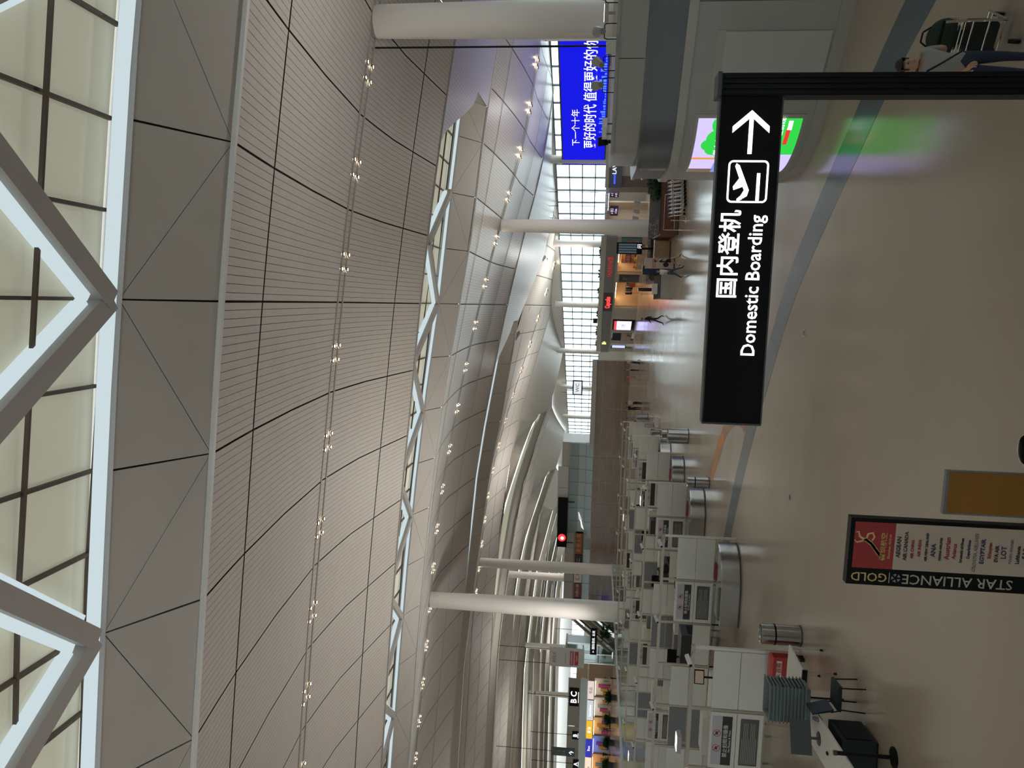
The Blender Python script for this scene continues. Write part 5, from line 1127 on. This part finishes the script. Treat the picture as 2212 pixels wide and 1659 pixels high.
for k in range(3): mb = MB(); mb.box(-1.15+.65*k, -.55+.65*k, -.42, -.4, .15, 1.02); part('front_panel', mb, m_wood, dk)
ik = thing('sloped_desk', 'grey and brown sloped information desk beside the roll-up banners', 'desk', (-.95, 53.6, 0), .15); mb = MB(); mb.hexa([(-.8, -.5, 0), (.8, -.5, 0), (.8, .5, 0), (-.8, .5, 0), (-.8, -.35, .8), (.8, -.35, .8), (.8, .5, 1.15), (-.8, .5, 1.15)]); part('body', mb, m_shopwall, ik); mb = MB(); mb.hexa([(-.8, -.37, .8), (.8, -.37, .8), (.8, .5, 1.15), (-.8, .5, 1.15), (-.8, -.39, .84), (.8, -.39, .84), (.8, .5, 1.19), (-.8, .5, 1.19)]); part('top', mb, m_darkgrey, ik); mb = MB(); mb.box(-.5, .2, -.15, .1, .98, 1.35); part('screen', mb, m_white, ik)
def rollup(label, loc, rz_, h, w_, mat, txt=None):
    t_ = thing('rollup_banner', label, 'banner', loc, rz_); mb = MB(); mb.box(-w_/2, w_/2, -.08, .08, 0, .08); part('base', mb, m_darkgrey, t_); mb = MB(); mb.box(-w_/2, w_/2, -.01, .01, .08, h); part('sheet', mb, mat, t_); mb = MB(); mb.box(-w_/2-.02, w_/2+.02, -.02, .02, h, h+.04); part('top_bar', mb, m_chrome, t_)
    if txt: letter(txt, .3, m_redprint, t_, (0, -.015, h*.7))
rollup('cream roll-up banner with red lettering beside the reception desk', (.62, 52.6, 0), .1, 1.9, .7, M('banner_cream', (.52, .42, .35), .6), '欢迎'); rollup('dark roll-up banner behind the walking person in white', (.15, 54.2, 0), .2, 2.0, .6, c_navy); rollup('dark roll-up banner seen almost edge-on by the clothing shop', (-1.3, 60.2, 0), 1.3, 1.9, .8, c_black)
fd = thing('flight_display', 'black flight information display on a post in front of the warm shop', 'display', (1.72, 57.6, 0)); mb = MB(); mb.box(-.42, .42, -.1, .1, 1.9, 3.75); part('cabinet', mb, m_black, fd)
for k in range(4): mb = MB(); mb.box(-.34+.18*k, -.21+.18*k, -.12, -.1, 2.3, 3.6); part('screen', mb, emis('display_dim', (.10, .14, .16), .6), fd)
mb = MB(); mb.box(-.08, .08, -.06, .06, 0, 1.9); part('post', mb, m_black, fd); mb = MB(); mb.box(-.3, .3, -.3, .3, 0, .04); part('base', mb, m_black, fd); letter('问', .34, e_vwt, fd, (.15, -.13, 2.08))

# ------------------------------------------------------------------ people in the hall
person('person in dark clothes with a blue cap walking in front of the advert screen', (-3.42, 58.2, 0), -1.4, c_black, c_navy, 1.74, 'walk', cap=c_blue, short_sleeve=False)
person('person in a black and white striped top walking past the reception desk', (.74, 48.6, 0), 1.35, c_black, c_black, 1.66, 'walk', stripes=c_white, bare_legs=True)
mb = MB(); mb.sphere((0, 0, .16), .16, 10, 8, (.9, .6, 1.1)); o = solo('handbag', mb, c_black, 'black handbag at the side of the person in stripes', 'bag', smooth=True, loc=(.50, 48.45, .78))
person('person in a white top and jeans walking beside the cream banner', (.05, 46.9, 0), .9, c_white, c_jean, 1.70, 'walk', long_hair=True)
person('person in a white shirt and dark trousers standing by the far brown wall', (-9.75, 84.4, 0), 1.2, c_white, c_navy, 1.72)
person('person in a pink shirt pushing a trolley by the far brown wall', (-10.75, 85.6, 0), 1.5, c_pink, c_black, 1.70, 'push')
person('person in an orange top and pale trousers beside the pink-shirted person', (-11.4, 84.3, 0), 1.4, M('cloth_orange', (.65, .13, .03), .8), c_tan, 1.62, 'walk')
c = copy_tree(proto); c.location = (-10.0, 85.9, 0); c.rotation_euler.z = 2.9; c['label'] = 'luggage trolley held by the pink-shirted person at the brown wall'; del c['group']
person('person with a pale backpack and black trousers near the end lane', (-13.0, 77.1, 0), 2.4, c_white, c_black, 1.78); 
t_ = thing('backpack', 'pale backpack worn by the person near the end lane', 'backpack', (-12.85, 76.9, 1.05), 2.4); mb = MB(); mb.sphere((0, 0, .2), .2, 10, 8, (.8, .6, 1.15)); part('pack', mb, c_white, t_, smooth=True); mb = MB(); mb.cbox((0, -.08, .18), (.2, .1, .2)); part('pocket', mb, c_tan, t_)
person('person in a patterned black top standing with the backpack wearer', (-13.75, 78.2, 0), -.4, c_black, c_black, 1.72, long_hair=True)
person('person in a grey shirt leaning at the steel bin', (-14.1, 74.5, 0), .6, c_grey, c_tan, 1.7)
person('person in a dark coat at the lane entrance near the steel bin', (-14.6, 75.3, 0), 1.0, c_pink, c_black, 1.68, 'walk')
STAFF = [(-10.9, 36.2, 'third', c_navy), (-14.3, 36.4, 'third', c_black), (-12.6, 44.0, 'fourth', c_blue), (-17.2, 44.2, 'fourth', c_blue), (-13.9, 51.6, 'fifth', c_black), (-20.1, 51.8, 'fifth', c_navy), (-16.8, 58.8, 'sixth', c_navy), (-24.0, 58.9, 'sixth', c_black), (-19.2, 28.1, 'second', c_navy)]
STL = ['staff member in navy behind the open end of the third lane', 'staff member in black further inside the third lane', 'staff member in a light blue cap at the fourth lane end', 'staff member in blue deeper inside the fourth lane', 'staff member in black at the fifth lane', 'staff member in navy deeper inside the fifth lane', 'staff member in navy at the sixth lane', 'staff member in black deeper inside the sixth lane', 'staff member in navy inside the second lane']
for (x, y, _, c), lb in zip(STAFF, STL): person(lb, (x, y, 0), random.uniform(-1, 1), c, c_black, 1.7, cap=c_blue if 'cap' in lb else None)

# ------------------------------------------------------------------ hall to the left: escalators, counters signs and shops
m_dk = M('escalator_black', (.02, .02, .022), .4)
es = thing('escalator', 'dark escalators rising beside the restaurant floor', 'escalator', (-55.2, 112., 0))
for k in range(3):
    mb = MB(); x = 3.4-2.6*k; mb.hexa([(x-.7, 0, 0), (x+.7, 0, 0), (x+.7, 1, 0), (x-.7, 1, 0), (x-.7+1.2, 8, 6.2), (x+.7+1.2, 8, 6.2), (x+.7+1.2, 9, 6.6), (x-.7+1.2, 9, 6.6)]); part('flight', mb, m_dk, es)
    for s_ in (-.75, .75): mb = MB(); mb.bar((x+s_, 0, .9), (x+s_+1.2, 8.5, 7.2), .14, .5); part('balustrade', mb, m_balu, es); mb = MB(); mb.bar((x+s_, 0, 1.2), (x+s_+1.2, 8.5, 7.5), .16, .1); part('handrail', mb, m_wood if k else m_black, es)
hs = thing('hanging_sign', 'black overhead sign with glowing white arrow by the escalators', 'sign', (-50.3, 100., 0)); mb = MB(); mb.box(-1.9, 1.9, 0, .2, 3.2, 4.1); part('panel', mb, m_sign, hs); letter('← 国际登机  出发', .42, e_vwt, hs, (0, -.02, 3.65)); 
for x in (-1.5, 1.5): mb = MB(); mb.cyl((x, .1, 4.1), (x, .1, 9), .03, .03, 6); part('hanger', mb, m_black, hs)
wbd = thing('advert_board', 'tall white hanging board with two red labels', 'board', (-45.0, 85., 0)); mb = MB(); mb.box(-1.15, 1.15, 0, .2, 4.9, 9.0); part('board', mb, M('board_white', (.62, .60, .57), .5), wbd); letter('ASILK', .55, M('ink_wine', (.35, .15, .18), .5), wbd, (0, -.02, 8.4)); letter('Camerman', .32, m_txtgrey, wbd, (0, -.02, 7.1))
for z, tx in ((6.35, '肉夹馍到餐饮'), (5.8, 'Capital')): p = part('red_label', MB().box(-.85, .85, -.03, 0, z-.22, z+.22), M('label_red', (.5, .04, .06), .5), wbd); letter(tx, .26, m_wl, p, (0, -.035, z))
for x in (-.9, .9): mb = MB(); mb.cyl((x, .1, 9), (x, .1, 15), .03, .03, 6); part('hanger', mb, m_black, wbd)
def lsign(tx, x, z0, z1, w_, lab, y=85.):
    t_ = thing('counter_sign', lab, 'sign', (x, y, 0)); mb = MB(); mb.box(-w_/2, w_/2, 0, .15, z0, z1); part('panel', mb, m_sign, t_); letter(tx, (z1-z0)*.85, emis('sign_letters', (.95, .97, 1.), 1.6), t_, (0, -.02, (z0+z1)/2), bold=.02); mb = MB(); mb.cyl((0, .08, z1), (0, .08, z1+5), .03, .03, 6); part('hanger', mb, m_black, t_)
    mb = MB(); mb.box(-w_*.3, w_*.3, -.02, 0, z0+.03, z0+.09); part('underline', mb, e_vwt, t_)
lsign('B C', -49.9, 5.35, 6.5, 2.3, 'black lit sign reading B C over the check-in counters'); lsign('B', -54.8, 5.25, 6.0, 1.0, 'small black lit sign reading B'); lsign('A', -58.5, 5.1, 5.8, 1.1, 'small black lit sign reading A')
db = thing('direction_board', 'tall dark green direction board with white arrow among the letter signs', 'sign', (-56.4, 84., 0)); mb = MB(); mb.box(-.5, .5, 0, .15, 5.6, 8.35); part('board', mb, M('board_green', (.03, .05, .045), .4), db); letter('↑', .8, e_vwt, db, (0, -.02, 5.95)); letter('国内登机', .3, m_txtgrey, db, (.12, -.02, 7.3), up=(-1, 0, 0)); letter('Domestic', .3, m_txtgrey, db, (-.25, -.02, 7.3), up=(-1, 0, 0))
mb = MB(); mb.cyl((0, .08, 8.35), (0, .08, 15), .03, .03, 6); part('hanger', mb, m_black, db)
# far shop row
fr = thing('shop_row', 'row of bright far shops beyond the check-in counters', 'shop building', (-79.8, 118., 0))
mb = MB(); mb.box(-25, 14, 5, 5.4, 0, 6); part('back_wall', mb, m_warmwall, fr); mb = MB(); mb.box(-25, 14, 0, 5, 3.9, 4.1); part('ceiling', mb, m_white, fr)
FS = [(10.5, 13.6, emis('fs_red', (.9, .75, .7), .9), '龙品', (.8, .7, .6)), (6.8, 10.2, emis('fs_white', (.8, .85, .9), .8), 'Sunshine', (.9, .8, .7)), (3.5, 6.6, emis('fs_yellow', (1., .6, .05), .9), '麦当', (1., .7, .4)), (.2, 3.3, emis('fs_blue', (.05, .05, .5), .9), 'Bee', (.4, .5, 1.)), (-4.2, 0, emis('fs_warm', (1., .8, .6), 1.0), 'Pizza', (1., .6, .3)), (-10.5, -4.5, emis('fs_amber', (.75, .42, .03), .7), '小吃', (.7, .7, .7))]
for k, (x0_, x1_, em, tx, cl_) in enumerate(FS):
    p = part('shop_sign', MB().box(x0_, x1_, -.2, 0, 3.0, 4.0), em, fr); letter(tx, .6, m_redprint if k in (0, 4) else e_vwt, p, ((x0_+x1_)/2, -.22, 3.5))
    mb = MB(); mb.box(x0_+.1, x1_-.1, 1.2, 1.3, .1, 2.9); part('shop_interior', mb, M('shopint_%d' % k, cl_, .6), fr)
    mb = MB(); mb.box(x0_+.3, x1_-.3, .5, .7, 2.75, 2.82); part('lamp_strip', mb, emis('fs_lamp_%d' % k, cl_, 5.), fr)
    for j in range(4): mb = MB(); xx = x0_+.3+(x1_-x0_-.6)*j/4; mb.box(xx, xx+.5, .9, 1.15, .3+.3*(j % 2), 1.5+.4*(j % 3)); part('goods', mb, shelf_m[(j+k) % 7], fr)
mb = MB(); mb.box(-25, 14, -.05, .15, 4.1, 5.2); part('parapet', mb, m_balu, fr)
for k in range(9): mb = MB(); mb.box(-25+4.3*k, -25+4.3*k+4.2, .5, .6, 5.3, 7.2); part('upper_panel', mb, M('facing_pale', (.42, .39, .34), .6), fr)
PL = [(-64.5, 111, c_white), (-66.5, 113, c_tan), (-69., 112, c_black), (-72., 114, c_red), (-75., 112, c_black), (-78., 113, c_grey), (-81., 112, c_navy), (-58.8, 106, c_grey)]
PLB = ['person in white outside the first far shop', 'person in tan beside the white-clad far shopper', 'person in black before the second far shop', 'person in red before the third far shop', 'person in black before the blue-signed far shop', 'person in grey before the warm pizza-signed far shop', 'person in navy before the amber-signed far shop', 'person in grey near the escalator foot']
for (x, y, c), lb in zip(PL, PLB): person(lb, (x, y, 0), random.uniform(-2, 2), c, c_black, 1.7, random.choice([None, 'walk']))
for k in range(5):
    t_ = thing('potted_palm', 'bushy green plant in the row before the far shops', 'plant', (-61.5-3.6*k, 105.5, 0), 0, 'plants before the far shops'); mb = MB(); mb.lathe([(0, 0), (.4, 0), (.5, .7), (.42, .7), (0, .6)], n=14); part('pot', mb, m_darkgrey, t_); mb = MB(); leaf_clump(mb, (0, 0, .7), .3, 90, 1.3, rnd); part('foliage', mb, M('leaf_bright', (.03, .09, .025), .5), t_)
t_ = thing('potted_tree', 'leafy green tree beside the escalators', 'tree', (-50.5, 103.5, 0)); mb = MB(); mb.cyl((0, 0, 0), (0, 0, 1.4), .08, .06, 8); part('trunk', mb, m_wood, t_); mb = MB()
for k in range(14): leaf_clump(mb, (rnd.uniform(-.7, .7), rnd.uniform(-.7, .7), 1.2+rnd.uniform(0, 1.2)), .3, 24, .6, rnd)
part('crown', mb, M('leaf_bright', (.03, .09, .025), .5), t_)
gl = thing('glass_lift', 'pale steel and glass lift tower between the escalators and the shops', 'lift', (-62., 119., 0))
for x in (-1.6, 0, 1.6): mb = MB(); mb.box(x-.1, x+.1, -.1, .1, 0, 7.6); part('post', mb, m_steel, gl)
for z in (0.1, 2.6, 5.1): 
    for x in (-1.55, .05): mb = MB(); mb.box(x+.05, x+1.45, -.03, .03, z, z+2.3); part('pane', mb, m_clear, gl)
mb = MB(); mb.box(-1.6, 1.6, .3, 3, 0, 7.6); part('shaft', mb, m_balu, gl); mb = MB(); mb.box(-1.8, 1.8, -.2, 3, 7.6, 7.9); part('roof', mb, m_kfas, gl)
# glazed far-left front
fl = struct_e('window_6', 'bright far glazing beyond the shops')
for k in range(22):
    for r in range(2): mb = MB(); mb.quad((-208+4.4*k+.05, 305, 4.6+2.5*r), (-203.6+4.4*k-.05, 305, 4.6+2.5*r), (-203.6+4.4*k-.05, 305, 7.+2.5*r), (-208+4.4*k+.05, 305, 7.+2.5*r)); part('pane', mb, m_glass, fl)
    mb = MB(); mb.box(-208+4.4*k-.08, -208+4.4*k+.08, 304.9, 305.1, 4.5, 9.7); part('mullion', mb, m_mull, fl)
mb = MB(); mb.box(-210, -112, 305.2, 305.5, 0, 4.6); part('lower_wall', mb, m_white, fl)
mb = MB(); mb.box(-210, -112, 305.2, 305.5, 9.6, 30.); part('upper_wall', mb, m_white, fl)
# ------------------------------------------------------------------ recessed downlights along the light tracks
lampm = emis('downlight_glow', (1., .83, .60), 32.)
bulb = MB().cyl((0, 0, -.04), (0, 0, 0), .055, .055, 10).mesh('lamp', lampm); rimm = MB().lathe([(.06, -.05), (.08, -.05), (.08, 0)], n=12).mesh('rim', m_mullsky)
R1 = dict()
def downlight(n, x, dxs, scale=1.):
    p = RW(x, TY[n], 0); zc_ = rz(n, x, 0)
    sl = (rz(n, x+1, 0)-rz(n, x-1, 0))/2
    t_ = tag(link('downlight', None, None, (p.x, p.y, zc_-.03), DR), 'cluster of four small warm downlights on ceiling light track %s' % ('', 'over the kiosk column', 'over the planter column', 'beyond the planter column', 'in the far hall')[n], 'downlight', 'downlights on ceiling track '+('', 'one', 'two', 'three', 'four')[n])
    for dx in dxs:
        for dy in (-.32, .32):
            o = link('lamp', bulb, t_, (dx, dy, sl*dx-(.02 if n < 2 else .07))); o.scale = (scale,)*3
            o2 = link('rim', rimm, t_, (dx, dy, sl*dx-(.02 if n < 2 else .07))); o2.scale = (scale,)*3
for n, (k0, k1) in ((1, (-7, 3)), (2, (-13, 5)), (3, (-12, 1)), (4, (-12, -3))):
    for k in range(k0, k1+1): downlight(n, seam_x(k)+(1.55 if n == 1 else 1.75), (-.28, .28), (1., 1.1, 1.5, 2., 2.4)[n])
